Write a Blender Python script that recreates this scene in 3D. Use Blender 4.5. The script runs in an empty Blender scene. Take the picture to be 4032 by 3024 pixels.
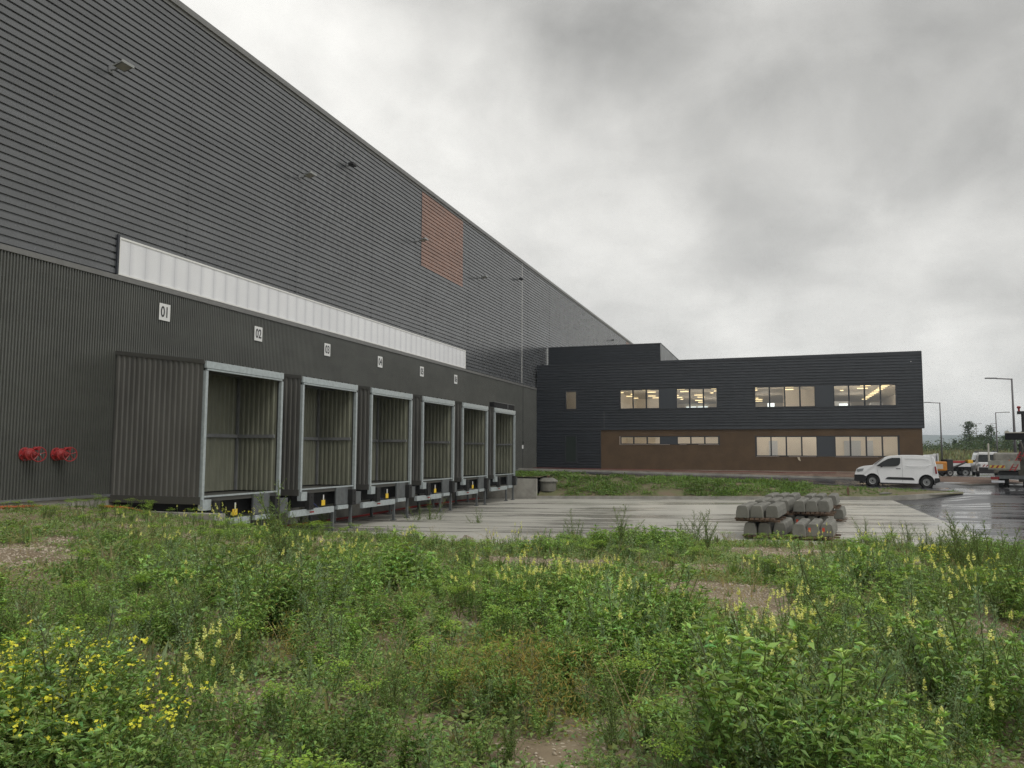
import bpy, bmesh, math, random
import numpy as np
from mathutils import Vector, Matrix
random.seed(7)
RNG = np.random.default_rng(11)
SC = bpy.context.scene
COL = SC.collection
rad = math.radians

# ---------------------------------------------------------------- camera, sky, sun, exposure
def n3(v):
    v = np.array(v, float); return v / np.linalg.norm(v)
F_PX = 3150.0
_Y = n3([1052, 275, F_PX]); _x = np.array([-9454, 235, F_PX]); _x = n3(_x - _x.dot(_Y) * _Y); _X = -_x
_Z = np.cross(_Y, _X); _Z = -_Z if _Z[1] > 0 else _Z
RW = np.array([_X, _Y, _Z])                       # photo-camera axes -> world axes
right, up, back = RW @ np.array([1, 0, 0]), RW @ np.array([0, -1, 0]), RW @ np.array([0, 0, -1])
cd = bpy.data.cameras.new('camera'); cam = bpy.data.objects.new('camera', cd); COL.objects.link(cam)
cam.matrix_world = Matrix(((right[0], up[0], back[0], 0), (right[1], up[1], back[1], 0), (right[2], up[2], back[2], 0), (0, 0, 0, 1)))
cd.sensor_width = 36; cd.lens = F_PX / 4032 * 36; cd.clip_start = 0.05; cd.clip_end = 9000
SC.camera = cam

SUN_EL, SUN_AZ = 52.0, 120.0                      # azimuth measured clockwise from +Y
sl = bpy.data.lights.new('sun', 'SUN'); sl.energy = 0.9; sl.angle = rad(25); sl.color = (1, .96, .9)
so = bpy.data.objects.new('sun', sl); COL.objects.link(so)
sd = Vector((math.sin(rad(SUN_AZ)) * math.cos(rad(SUN_EL)), math.cos(rad(SUN_AZ)) * math.cos(rad(SUN_EL)), math.sin(rad(SUN_EL))))
so.rotation_euler = sd.to_track_quat('Z', 'Y').to_euler()
SC.view_settings.view_transform = 'Standard'; SC.view_settings.look = 'None'
SC.view_settings.exposure = 0.42; SC.view_settings.gamma = 1
SC.cycles.use_denoising = True; SC.cycles.denoiser = 'OPENIMAGEDENOISE'; SC.cycles.denoising_prefilter = 'NONE'
SC.cycles.max_bounces = 8; SC.cycles.transparent_max_bounces = 16; SC.cycles.volume_bounces = 0
SC.cycles.sample_clamp_indirect = 3; SC.cycles.sample_clamp_direct = 2.0

class NT:
    """small helper round a node tree"""
    def __init__(s, tree): s.t = tree; s.t.nodes.clear()
    def n(s, typ, **kw):
        nd = s.t.nodes.new(typ)
        for k, v in kw.items():
            if k.startswith('i_'):
                key = k[2:]; key = int(key) if key.isdigit() else key.replace('_', ' ')
                s.set(nd.inputs[key], v)
            else: setattr(nd, k, v)
        return nd
    def set(s, sock, v):
        if isinstance(v, bpy.types.NodeSocket): s.t.links.new(v, sock)
        elif isinstance(v, bpy.types.Node): s.t.links.new(v.outputs[0], sock)
        else:
            if sock.type == 'RGBA' and len(v) == 3: v = (*v, 1)
            sock.default_value = v
    def math(s, op, a, b=0.0, c=0.0, clamp=False):
        nd = s.n('ShaderNodeMath', operation=op, use_clamp=clamp)
        for i, v in enumerate((a, b, c)): s.set(nd.inputs[i], v)
        return nd.outputs[0]
    def vmath(s, op, a, b=(0, 0, 0)):
        nd = s.n('ShaderNodeVectorMath', operation=op)
        s.set(nd.inputs[0], a); s.set(nd.inputs[1], b)
        return nd.outputs['Value'] if op in ('DOT_PRODUCT', 'LENGTH') else nd.outputs[0]
    def noise(s, vec, scale, detail=4, rough=.55, dist=0.0):
        nd = s.n('ShaderNodeTexNoise'); s.set(nd.inputs['Vector'], vec)
        nd.inputs['Scale'].default_value = scale; nd.inputs['Detail'].default_value = detail
        nd.inputs['Roughness'].default_value = rough; nd.inputs['Distortion'].default_value = dist
        return nd.outputs[0]
    def remap(s, v, a, b, c=0.0, d=1.0, smooth=True):
        nd = s.n('ShaderNodeMapRange'); nd.interpolation_type = 'SMOOTHSTEP' if smooth else 'LINEAR'
        for k, x in zip(('Value', 'From Min', 'From Max', 'To Min', 'To Max'), (v, a, b, c, d)): s.set(nd.inputs[k], x)
        return nd.outputs[0]
    def mix(s, f, a, b, typ='MIX'):
        nd = s.n('ShaderNodeMix', data_type='RGBA', blend_type=typ)
        s.set(nd.inputs[0], f); s.set(nd.inputs[6], a); s.set(nd.inputs[7], b)
        return nd.outputs[2]
    def scale(s, v, sc):
        nd = s.n('ShaderNodeMapping'); s.set(nd.inputs[0], v); nd.inputs['Scale'].default_value = sc
        return nd.outputs[0]

W = bpy.data.worlds.new('World'); SC.world = W; W.use_nodes = True
w = NT(W.node_tree)
sky = w.n('ShaderNodeTexSky', sky_type='NISHITA'); sky.sun_disc = False
sky.sun_elevation = rad(SUN_EL); sky.sun_rotation = rad(SUN_AZ)
bg_sky = w.n('ShaderNodeBackground', i_Color=sky, i_Strength=0.1)
D = w.n('ShaderNodeTexCoord').outputs['Generated']
Dn = w.vmath('NORMALIZE', D)
sep = w.n('ShaderNodeSeparateXYZ'); w.set(sep.inputs[0], Dn)
zz = w.math('ADD', w.math('MAXIMUM', sep.outputs[2], 0.0), 0.34)
comb = w.n('ShaderNodeCombineXYZ'); w.set(comb.inputs[0], w.math('DIVIDE', sep.outputs[0], zz)); w.set(comb.inputs[1], w.math('DIVIDE', sep.outputs[1], zz))
P2 = comb.outputs[0]
cl1 = w.noise(P2, 1.3, 6, .55, .45); cl2 = w.noise(P2, 3.4, 5, .55, .5); cl3 = w.noise(Dn, 5.2, 6, .55, .4)
wn = w.n('ShaderNodeTexNoise'); w.set(wn.inputs['Vector'], Dn); wn.inputs['Scale'].default_value = 3.5; wn.inputs['Detail'].default_value = 5
warp = w.vmath('SUBTRACT', wn.outputs[1], (.5, .5, .5))
wsc = w.n('ShaderNodeVectorMath', operation='SCALE'); w.set(wsc.inputs[0], warp); wsc.inputs[3].default_value = .34
Dw = w.vmath('NORMALIZE', w.vmath('ADD', Dn, wsc.outputs[0]))
val = w.math('ADD', w.remap(cl1, .3, .7, -.05, .06), .585)
val = w.math('ADD', val, w.remap(cl2, .3, .7, -.04, .04)); val = w.math('ADD', val, w.remap(cl3, .3, .7, -.05, .05))
def pxdir(px, py): return tuple(RW @ n3([px - 2016, py - 1512, F_PX]))
LOBES = [(2150, -60, 16, -.18), (2150, 380, 8, -.04), (2750, 330, 9, -.07), (3900, 60, 14, -.18), (3300, 500, 16, -.07), (2000, 800, 9, .05), (1150, 350, 13, .09),
         (1750, 560, 10, .12), (1000, 100, 9, .08), (2900, 1000, 14, -.05), (3800, 800, 12, .06), (3850, 1550, 6, .16), (3750, 1420, 5, -.10), (4000, 1330, 6, -.08), (2700, 1250, 7, .06), (1450, 40, 6, -.06)]
for (px, py, r_, amt) in LOBES:
    dt = w.vmath('DOT_PRODUCT', Dw, pxdir(px, py))
    val = w.math('ADD', val, w.remap(dt, math.cos(rad(r_)), 1.0, 0.0, amt))
val = w.math('MAXIMUM', val, .2)
tintc = w.mix(w.remap(val, .3, .75), (.985, .972, .93), (1.0, .985, .94))
cloud = w.vmath('MULTIPLY', tintc, (1, 1, 1)); cs = w.n('ShaderNodeVectorMath', operation='SCALE'); w.set(cs.inputs[0], tintc); w.set(cs.inputs[3], val)
bg_cl = w.n('ShaderNodeBackground', i_Color=cs.outputs[0], i_Strength=1.0)
mx = w.n('ShaderNodeMixShader'); mx.inputs[0].default_value = .97
w.t.links.new(bg_sky.outputs[0], mx.inputs[1]); w.t.links.new(bg_cl.outputs[0], mx.inputs[2])
wo = w.n('ShaderNodeOutputWorld'); w.t.links.new(mx.outputs[0], wo.inputs[0])

# ---------------------------------------------------------------- materials
MATS = {}
def mat(name, col=(.5, .5, .5), rough=.5, metal=0.0, spec=.5, var=0.0, vscale=3.0, vstretch=(1, 1, 1), bump=0.0, bscale=40, col2=None, emit=None, estr=1.0, rvar=0.0, coat=0.0):
    if name in MATS: return MATS[name]
    m = bpy.data.materials.new(name); m.use_nodes = True; t = NT(m.node_tree)
    b = t.n('ShaderNodeBsdfPrincipled'); o = t.n('ShaderNodeOutputMaterial'); t.t.links.new(b.outputs[0], o.inputs[0])
    b.inputs['Roughness'].default_value = rough; b.inputs['Metallic'].default_value = metal; b.inputs['Specular IOR Level'].default_value = spec
    b.inputs['Coat Weight'].default_value = coat
    pos = t.n('ShaderNodeNewGeometry').outputs['Position']
    if var or col2:
        c2 = col2 or tuple(c * (1 - var) for c in col); c1 = col if col2 else tuple(min(1, c * (1 + var)) for c in col)
        f = t.remap(t.noise(t.scale(pos, vstretch), vscale, 5, .6), .32, .68)
        t.set(b.inputs['Base Color'], t.mix(f, c1, c2))
        if rvar: t.set(b.inputs['Roughness'], t.remap(f, 0, 1, rough - rvar, rough + rvar))
    else: b.inputs['Base Color'].default_value = (*col, 1)
    if bump:
        bn = t.n('ShaderNodeBump'); bn.inputs['Strength'].default_value = bump; bn.inputs['Distance'].default_value = .02
        t.set(bn.inputs['Height'], t.noise(pos, bscale, 3)); t.set(b.inputs['Normal'], bn.outputs[0])
    if emit: b.inputs['Emission Color'].default_value = (*emit, 1); b.inputs['Emission Strength'].default_value = estr
    MATS[name] = m; return m

def leaf_material(name, rough=.45, spec=.35, trans=.25):
    m = bpy.data.materials.new(name); m.use_nodes = True; t = NT(m.node_tree)
    at = t.n('ShaderNodeAttribute', attribute_name='tint')
    b = t.n('ShaderNodeBsdfPrincipled'); t.set(b.inputs['Base Color'], at.outputs[0])
    b.inputs['Roughness'].default_value = rough; b.inputs['Specular IOR Level'].default_value = spec
    tr = t.n('ShaderNodeBsdfTranslucent'); t.set(tr.inputs[0], t.mix(1.0, at.outputs[0], (1.25, 1.2, .6), 'MULTIPLY'))
    mxs = t.n('ShaderNodeMixShader'); mxs.inputs[0].default_value = trans
    t.t.links.new(b.outputs[0], mxs.inputs[1]); t.t.links.new(tr.outputs[0], mxs.inputs[2])
    o = t.n('ShaderNodeOutputMaterial'); t.t.links.new(mxs.outputs[0], o.inputs[0])
    MATS[name] = m; return m

def glass_material(name, tint=(1, 1, 1), refl=1.0):
    m = bpy.data.materials.new(name); m.use_nodes = True; t = NT(m.node_tree)
    tr = t.n('ShaderNodeBsdfTransparent', i_Color=tint); gl = t.n('ShaderNodeBsdfGlossy', i_Roughness=0.02)
    fr = t.n('ShaderNodeFresnel', i_IOR=1.5)
    f = t.math('MULTIPLY', fr.outputs[0], 1.7 * refl, clamp=True)
    mxs = t.n('ShaderNodeMixShader'); t.set(mxs.inputs[0], f)
    t.t.links.new(tr.outputs[0], mxs.inputs[1]); t.t.links.new(gl.outputs[0], mxs.inputs[2])
    o = t.n('ShaderNodeOutputMaterial'); t.t.links.new(mxs.outputs[0], o.inputs[0])
    MATS[name] = m; return m

def cladding_material(name, c, rough, along, metal=0.0, panel=6.0):
    """painted steel sheet: faint panel-to-panel shade steps, streaks of dirt"""
    m = bpy.data.materials.new(name); m.use_nodes = True; t = NT(m.node_tree)
    b = t.n('ShaderNodeBsdfPrincipled'); o = t.n('ShaderNodeOutputMaterial'); t.t.links.new(b.outputs[0], o.inputs[0])
    pos = t.n('ShaderNodeNewGeometry').outputs['Position']
    s = t.n('ShaderNodeSeparateXYZ'); t.set(s.inputs[0], pos)
    ax = s.outputs[0] if along == 'X' else s.outputs[1]
    cell = t.n('ShaderNodeCombineXYZ'); t.set(cell.inputs[0], t.math('FLOOR', t.math('DIVIDE', ax, panel))); t.set(cell.inputs[1], t.math('FLOOR', t.math('DIVIDE', s.outputs[2], 0.6)))
    wn_ = t.n('ShaderNodeTexWhiteNoise'); t.set(wn_.inputs[0], cell.outputs[0])
    f1 = t.remap(wn_.outputs[0], 0, 1, .94, 1.06, False)
    f2 = t.remap(t.noise(t.scale(pos, (.6, .6, 1.4)), 1.0, 6, .6), .3, .7, .88, 1.10)
    f = t.math('MULTIPLY', f1, f2)
    v = t.n('ShaderNodeVectorMath', operation='SCALE'); v.inputs[0].default_value = c; t.set(v.inputs[3], f)
    t.set(b.inputs['Base Color'], v.outputs[0]); b.inputs['Metallic'].default_value = metal
    t.set(b.inputs['Roughness'], t.remap(t.noise(pos, 2.5, 4), .3, .7, rough - .05, rough + .07)); b.inputs['Specular IOR Level'].default_value = .75
    MATS[name] = m; return m

CLAD = cladding_material('clad_grey_skylit', (.108, .113, .120), .25, 'Y')  # same cladding as the office, sky sheen put into a lighter base colour
CLAD_OFF = cladding_material('clad_anthracite_shaded', (.026, .032, .042), .38, 'X')  # same cladding as the warehouse, its shaded facing put into a darker base
CLAD_LOW = cladding_material('clad_bronze_grey', (.086, .090, .081), .40, 'Y', panel=1.1)
BROWN = mat('brown_render', (.100, .063, .033), .75, var=.12, vscale=1.2, bump=.2, bscale=60)
COPPER = cladding_material('clad_copper', (.265, .142, .100), .34, 'Y')
TRIM = mat('trim_grey', (.17, .17, .165), .4, var=.08)
DARKTRIM = mat('trim_dark', (.03, .034, .042), .4, var=.1)
BOXCLAD = mat('shelter_cladding', (.108, .107, .099), .40, var=.16, vscale=1.5, vstretch=(1, 1, .3))
INCLAD = mat('shelter_lining', (.165, .17, .130), .42, var=.15, vscale=2, vstretch=(1, 1, .4))
GALV = mat('galvanised', (.42, .47, .485), .38, metal=.25, var=.10, vscale=9)
GALVD = mat('galvanised_dull', (.115, .125, .13), .5, metal=.2, var=.18, vscale=5)
WHITEST = mat('white_frame', (.78, .78, .76), .5)
RUBBER = mat('black_rubber', (.012, .012, .012), .7)
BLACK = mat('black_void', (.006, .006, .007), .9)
CONC = mat('concrete', (.31, .30, .27), .75, var=.2, vscale=1.6, bump=.25, bscale=30)
CONC_BLK = mat('concrete_block', (.165, .163, .142), .8, var=.17, vscale=2.5, bump=.35, bscale=35)
WOOD = mat('timber', (.11, .07, .045), .8, var=.3, vscale=8)
REDP = mat('red_paint', (.30, .026, .028), .38, var=.15, vscale=6)
REDH = mat('red_hose', (.35, .035, .03), .5)
ORANGED = mat('orange_duct', (.55, .09, .04), .5)
YEL = mat('yellow_tag', (.75, .50, .03), .5)
SIGNW = mat('sign_white', (.74, .75, .74), .45)
SIGNB = mat('sign_digits', (.03, .032, .036), .5)
CHROME = mat('bare_steel', (.6, .6, .6), .25, metal=1)
GLASS = glass_material('window_glass'); GLASSD = glass_material('dark_glass', (.25, .27, .28), 1.0)
VANW = mat('white_paint', (.80, .81, .82), .28, coat=.6, var=.02, vscale=2)
PLASTIC = mat('black_plastic', (.018, .018, .020), .6)
VGLASS = mat('vehicle_glass', (.014, .017, .018), .08, spec=.35)
TYRE = mat('tyre', (.018, .018, .018), .8); STEELW = mat('steel_wheel', (.36, .37, .37), .4, metal=.4)
REDL = mat('red_lens', (.22, .01, .015), .2); ORG = mat('orange_paint', (.50, .20, .02), .45, var=.12, vscale=5)
POLEM = mat('lamp_pole', (.10, .095, .10), .45)
GREYM = mat('grey_metal', (.16, .165, .17), .5, var=.15)

def poly_material():
    m = bpy.data.materials.new('polycarbonate'); m.use_nodes = True; t = NT(m.node_tree)
    b = t.n('ShaderNodeBsdfPrincipled'); o = t.n('ShaderNodeOutputMaterial'); t.t.links.new(b.outputs[0], o.inputs[0])
    pos = t.n('ShaderNodeNewGeometry').outputs['Position']; s = t.n('ShaderNodeSeparateXYZ'); t.set(s.inputs[0], pos)
    ph = t.math('FRACT', t.math('DIVIDE', s.outputs[1], .6))
    soft = t.remap(t.math('ABSOLUTE', t.math('SUBTRACT', ph, .5)), .18, .5)
    joint = t.math('GREATER_THAN', ph, .965)
    nz = t.remap(t.noise(t.scale(pos, (1, .5, .2)), 2, 3), .3, .7)
    c = t.mix(soft, (.84, .85, .87), (.72, .73, .76)); c = t.mix(t.math('MULTIPLY', nz, .3), c, (.62, .63, .66)); c = t.mix(t.math('MULTIPLY', joint, .5), c, (.40, .41, .43))
    t.set(b.inputs['Base Color'], c); b.inputs['Roughness'].default_value = .35
    return m
POLY = poly_material()

def wet_ground(name, dry, wet, kind):
    m = bpy.data.materials.new(name); m.use_nodes = True; t = NT(m.node_tree)
    b = t.n('ShaderNodeBsdfPrincipled'); o = t.n('ShaderNodeOutputMaterial'); t.t.links.new(b.outputs[0], o.inputs[0])
    pos = t.n('ShaderNodeNewGeometry').outputs['Position']
    streak = t.noise(t.scale(pos, (.10, 1.35, 1)), 1.0, 4, .6, .3)
    fine = t.noise(t.scale(pos, (.35, 4.0, 1)), 1.0, 4, .6, .2)
    blob = t.noise(pos, .22, 4, .55, .5)
    wetf = t.remap(t.math('ADD', t.math('ADD', t.math('MULTIPLY', streak, .55), t.math('MULTIPLY', blob, .3)), t.math('MULTIPLY', fine, .25)), .50, .63)
    gr = t.remap(t.noise(pos, 60, 3), .3, .7, .86, 1.12)
    c = t.mix(wetf, dry, wet)
    v = t.n('ShaderNodeVectorMath', operation='SCALE'); t.set(v.inputs[0], c); t.set(v.inputs[3], gr)
    t.set(b.inputs['Base Color'], v.outputs[0])
    if kind == 'concrete': t.set(b.inputs['Roughness'], t.remap(wetf, 0, 1, .50, .22)); bs = .05
    else: t.set(b.inputs['Roughness'], t.remap(wetf, 0, 1, .36, .07)); bs = .10
    bn = t.n('ShaderNodeBump'); bn.inputs['Strength'].default_value = bs; bn.inputs['Distance'].default_value = .02
    t.set(bn.inputs['Height'], t.math('ADD', t.math('MULTIPLY', streak, 2.0), t.math('MULTIPLY', t.noise(pos, 25, 3), .35)))
    t.set(b.inputs['Normal'], bn.outputs[0]); b.inputs['Specular IOR Level'].default_value = .55
    MATS[name] = m; return m
YARDM = wet_ground('wet_concrete', (.46, .45, .40), (.29, .28, .25), 'concrete')
ASPH = wet_ground('wet_asphalt', (.040, .040, .046), (.022, .022, .026), 'asphalt')

def soil_material(name, c1, c2, c3, stones=True):
    m = bpy.data.materials.new(name); m.use_nodes = True; t = NT(m.node_tree)
    b = t.n('ShaderNodeBsdfPrincipled'); o = t.n('ShaderNodeOutputMaterial'); t.t.links.new(b.outputs[0], o.inputs[0])
    pos = t.n('ShaderNodeNewGeometry').outputs['Position']
    c = t.mix(t.remap(t.noise(pos, 1.3, 6), .35, .65), c1, c2)
    if stones:
        vo = t.n('ShaderNodeTexVoronoi'); t.set(vo.inputs['Vector'], pos); vo.inputs['Scale'].default_value = 24
        st = t.math('MULTIPLY', t.math('LESS_THAN', vo.outputs[0], .30), t.remap(t.noise(pos, 9, 2), .45, .6))
        c = t.mix(st, c, c3)
    t.set(b.inputs['Base Color'], c); b.inputs['Roughness'].default_value = .9
    bn = t.n('ShaderNodeBump'); bn.inputs['Strength'].default_value = .6; bn.inputs['Distance'].default_value = .03
    t.set(bn.inputs['Height'], t.noise(pos, 14, 5)); t.set(b.inputs['Normal'], bn.outputs[0])
    MATS[name] = m; return m
SOIL = soil_material('soil', (.185, .14, .088), (.28, .225, .15), (.55, .48, .37))
DIRT = soil_material('red_dirt', (.11, .065, .047), (.17, .115, .085), (.30, .24, .18))
FIELD = soil_material('dry_field', (.27, .23, .12), (.12, .15, .05), (.3, .25, .15), stones=False)
LEAF = leaf_material('leaf'); PETAL = leaf_material('petal', .6, .2, .3)

# ---------------------------------------------------------------- object helpers
def tag(o, label=None, cat=None, group=None, kind=None):
    if label: o['label'] = label
    if cat: o['category'] = cat
    if group: o['group'] = group
    if kind: o['kind'] = kind
    return o
def empty(name, loc, label, cat, group=None, rz=0):
    o = bpy.data.objects.new(name, None); COL.objects.link(o); o.location = loc; o.rotation_euler = (0, 0, rz)
    o.empty_display_size = .2
    return tag(o, label, cat, group)
def copy_tree(o, parent=None):
    c = o.copy(); COL.objects.link(c)
    if parent: c.parent = parent
    for ch in list(o.children): copy_tree(ch, c)
    return c

class MB:
    def __init__(s): s.v = []; s.f = []; s.m = []; s.mi = 0
    def quad(s, *p):
        k = len(s.v); s.v += [tuple(q) for q in p]; s.f.append(tuple(range(k, k + len(p)))); s.m.append(s.mi); return s
    def box(s, x0, x1, y0, y1, z0, z1):
        k = len(s.v)
        s.v += [(x, y, z) for z in (z0, z1) for y in (y0, y1) for x in (x0, x1)]
        for f in ((0, 2, 3, 1), (4, 5, 7, 6), (0, 1, 5, 4), (2, 6, 7, 3), (0, 4, 6, 2), (1, 3, 7, 5)):
            s.f.append(tuple(k + i for i in f)); s.m.append(s.mi)
        return s
    def prism(s, pts, axis, a, b):
        """closed outline pts (2D) extruded along axis from a to b"""
        def P(u, v, t): return {'X': (t, u, v), 'Y': (u, t, v), 'Z': (u, v, t)}[axis]
        k = len(s.v); n = len(pts)
        s.v += [P(u, v, a) for u, v in pts] + [P(u, v, b) for u, v in pts]
        s.f.append(tuple(range(k, k + n))[::-1]); s.f.append(tuple(range(k + n, k + 2 * n))); s.m += [s.mi] * 2
        for i in range(n):
            j = (i + 1) % n; s.f.append((k + i, k + j, k + n + j, k + n + i)); s.m.append(s.mi)
        return s
    def sheet(s, pts, axis, a, b):
        """open profile extruded along axis"""
        def P(u, v, t): return {'X': (t, u, v), 'Y': (u, t, v), 'Z': (u, v, t)}[axis]
        k = len(s.v); n = len(pts)
        s.v += [P(u, v, a) for u, v in pts] + [P(u, v, b) for u, v in pts]
        for i in range(n - 1): s.f.append((k + i, k + i + 1, k + n + i + 1, k + n + i)); s.m.append(s.mi)
        return s
    def tube(s, pts, r, n=8, cap=True):
        pts = [Vector(p) for p in pts]; rs = r if isinstance(r, (list, tuple)) else [r] * len(pts)
        k = len(s.v); N = len(pts); ref = None
        for i, p in enumerate(pts):
            d = (pts[min(i + 1, N - 1)] - pts[max(i - 1, 0)]).normalized()
            if ref is None: ref = Vector((0, 0, 1)) if abs(d.z) < .9 else Vector((1, 0, 0))
            a = d.cross(ref).normalized(); b = a.cross(d)
            for j in range(n):
                t = 2 * math.pi * j / n; q = p + (a * math.cos(t) + b * math.sin(t)) * rs[i]; s.v.append(tuple(q))
        for i in range(N - 1):
            for j in range(n):
                j2 = (j + 1) % n; s.f.append((k + i * n + j, k + i * n + j2, k + (i + 1) * n + j2, k + (i + 1) * n + j)); s.m.append(s.mi)
        if cap:
            s.f.append(tuple(k + j for j in range(n))[::-1]); s.f.append(tuple(k + (N - 1) * n + j for j in range(n))); s.m += [s.mi] * 2
        return s
    def lathe(s, prof, c, axis='Z', n=20):
        """profile (r, h) spun about axis through c"""
        k = len(s.v); c = Vector(c)
        for r, h in prof:
            for j in range(n):
                t = 2 * math.pi * j / n; u, v = r * math.cos(t), r * math.sin(t)
                s.v.append(tuple(c + Vector({'Z': (u, v, h), 'Y': (u, h, v), 'X': (h, u, v)}[axis])))
        for i in range(len(prof) - 1):
            for j in range(n):
                j2 = (j + 1) % n; s.f.append((k + i * n + j, k + i * n + j2, k + (i + 1) * n + j2, k + (i + 1) * n + j)); s.m.append(s.mi)
        return s
    def ring(s, c, axis, R, r, n=24, k2=6):
        pts = []; c = Vector(c)
        for j in range(n + 1):
            t = 2 * math.pi * j / n; u, v = R * math.cos(t), R * math.sin(t)
            pts.append(c + Vector({'Z': (u, v, 0), 'Y': (u, 0, v), 'X': (0, u, v)}[axis]))
        return s.tube(pts, r, k2, cap=False)
    def build(s, name, mats, parent=None, smooth=False, bevel=0, loc=(0, 0, 0)):
        me = bpy.data.meshes.new(name); me.from_pydata(s.v, [], s.f)
        mats = mats if isinstance(mats, (list, tuple)) else [mats]
        for m in mats: me.materials.append(m)
        if len(mats) > 1: me.polygons.foreach_set('material_index', s.m)
        bm = bmesh.new(); bm.from_mesh(me); bmesh.ops.recalc_face_normals(bm, faces=bm.faces); bm.to_mesh(me); bm.free()
        if smooth: me.polygons.foreach_set('use_smooth', [True] * len(me.polygons))
        me.update()
        o = bpy.data.objects.new(name, me); COL.objects.link(o); o.location = loc
        if parent: o.parent = parent
        if bevel:
            b = o.modifiers.new('bevel', 'BEVEL'); b.width = bevel; b.segments = 2; b.limit_method = 'ANGLE'; b.angle_limit = rad(35)
        return o

# world constants (camera eye is the origin; z = 0 is eye level)
WX, WXL = -17.62, -17.50           # upper / lower skin of the warehouse wall
FX = -14.50                        # front of the loading boxes
D0 = 58.5                          # office facade
Z_TRIM, Z_ROOF, Z_FL = 4.93, 14.13, -1.17

# ---------------------------------------------------------------- horizontal and vertical cladding
PITCH = .20
def hprof(z0, z1, base, sgn, axis_depth=.05, keys=None):
    """list of (depth, z) of the ribbed profile between z0 and z1, phase fixed to z = 0"""
    keys = keys or [(0, 0.0), (.70, 0.0), (.735, -1.0), (.975, -1.0), (1.0, 0.0)]
    zs = []
    k = math.floor(z0 / PITCH) - 1
    while k * PITCH < z1 + PITCH:
        for f, d in keys[:-1]: zs.append((k * PITCH + f * PITCH, base + sgn * d * axis_depth))
        k += 1
    def at(z):
        for (a, da), (b, db) in zip(zs, zs[1:]):
            if a <= z <= b: return da + (db - da) * (z - a) / max(1e-9, b - a)
        return base
    out = [(at(z0), z0)] + [(d, z) for z, d in zs if z0 < z < z1] + [(at(z1), z1)]
    return out
def vprof(a0, a1, base, sgn, pitch, depth, frac=.5):
    """(depth, along) profile of vertical ribs"""
    out = []; k = math.floor(a0 / pitch)
    while k * pitch < a1:
        for f, d in ((0, 0), (frac - .12, 0), (frac, 1), (.88, 1)):
            a = (k + f) * pitch
            if a0 <= a <= a1: out.append((base - sgn * d * depth, a))
        k += 1
    return [(out[0][0], a0)] + out + [(out[-1][0], a1)]

# ---------------------------------------------------------------- warehouse
WL0, WL1 = 2.0, 150.0
WH = empty('warehouse', (WX, WL0, Z_FL), 'huge warehouse clad in dark grey ribbed metal with white light strip along the docks', 'warehouse')
def world_child(o, parent):                       # parts modelled in world coordinates
    o.parent = parent; o.matrix_parent_inverse = Matrix.Translation(parent.location).inverted(); return o
def wpart(mb, name, m, parent=WH, **k): return world_child(mb.build(name, m, None, **k), parent)

PANELS = [(37.70, 43.55, 9.81, 13.93), (97.5, 103.4, 9.81, 13.93)]      # copper fields
PCX = (17.57, 44.02, 4.97, 6.05)
up_ = MB()
def uband(y0, y1, z0, z1): up_.sheet([(d, z) for d, z in hprof(z0, z1, WX, 1)], 'Y', y0, y1)
uband(WL0, PCX[0], Z_TRIM, PCX[3]); uband(PCX[1], WL1, Z_TRIM, PCX[3])
uband(WL0, WL1, PCX[3], 9.81)
uband(WL0, 37.70, 9.81, 13.93); uband(43.55, 97.5, 9.81, 13.93); uband(103.4, WL1, 9.81, 13.93)
wpart(up_, 'upper_cladding', CLAD)
for (a, b, c, d) in PANELS:
    p = MB(); p.sheet([(x, z) for x, z in hprof(c, d, WX, 1)], 'Y', a, b); wpart(p, 'copper_panel', COPPER)
    e = MB(); e.box(WX - .03, WX + .012, a - .035, a, c, d); wpart(e, 'panel_edge_trim', DARKTRIM)
# vertical panel joints, downpipe-like white seam
for y in [w_ for w_ in np.arange(20.3, 150, 6.06)]:
    j = MB(); j.box(WX - .06, WX + .0025, y, y + .012, PCX[3] + .01, 9.8 if (37.5 < y < 43.7 or 97.4 < y < 103.5) else 13.9)
    wpart(j, 'panel_joint', mat('joint_grey', (.075, .078, .082), .5))
s_ = MB(); s_.box(WX - .02, WX + .015, 55.14, 55.175, Z_TRIM + .12, 13.95); wpart(s_, 'white_seam_strip', WHITEST)
r = MB(); r.prism([(WX - .25, Z_ROOF + .02), (WX + .075, Z_ROOF), (WX + .075, 13.93), (WX + .01, 13.93), (WX + .01, 13.80), (WX - .25, 13.80)], 'Y', WL0, WL1)
wpart(r, 'parapet_cap', TRIM)
b = MB(); b.box(WX - 60, WX - .26, WL0 + .02, WL1 - .02, Z_FL, Z_ROOF - .3); wpart(b, 'building_core', GREYM)
b = MB(); b.box(WX - 60, WX - .05, WL0, WL0 + .015, Z_FL, Z_ROOF - .35); wpart(b, 'end_wall', GREYM)
# polycarbonate light strip with its white frame
p = MB(); p.box(WX - .02, WX + .03, PCX[0] + .05, PCX[1] - .05, PCX[2] + .05, PCX[3] - .05); lp = wpart(p, 'light_strip', POLY)
f_ = MB(); f_.box(WX - .02, WX + .05, PCX[0], PCX[1], PCX[3] - .05, PCX[3] + .005).box(WX - .02, WX + .05, PCX[0], PCX[1], PCX[2], PCX[2] + .05)
f_.box(WX - .02, WX + .05, PCX[0], PCX[0] + .05, PCX[2] + .05, PCX[3] - .05).box(WX - .02, WX + .05, PCX[1] - .05, PCX[1], PCX[2] + .05, PCX[3] - .05)
fr = wpart(f_, 'light_strip_frame', WHITEST)
e = MB(); e.box(WX - .02, WX + .06, PCX[0] - .07, PCX[0] - .002, Z_TRIM + .06, PCX[3] + .06); wpart(e, 'corner_trim', DARKTRIM)
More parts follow.
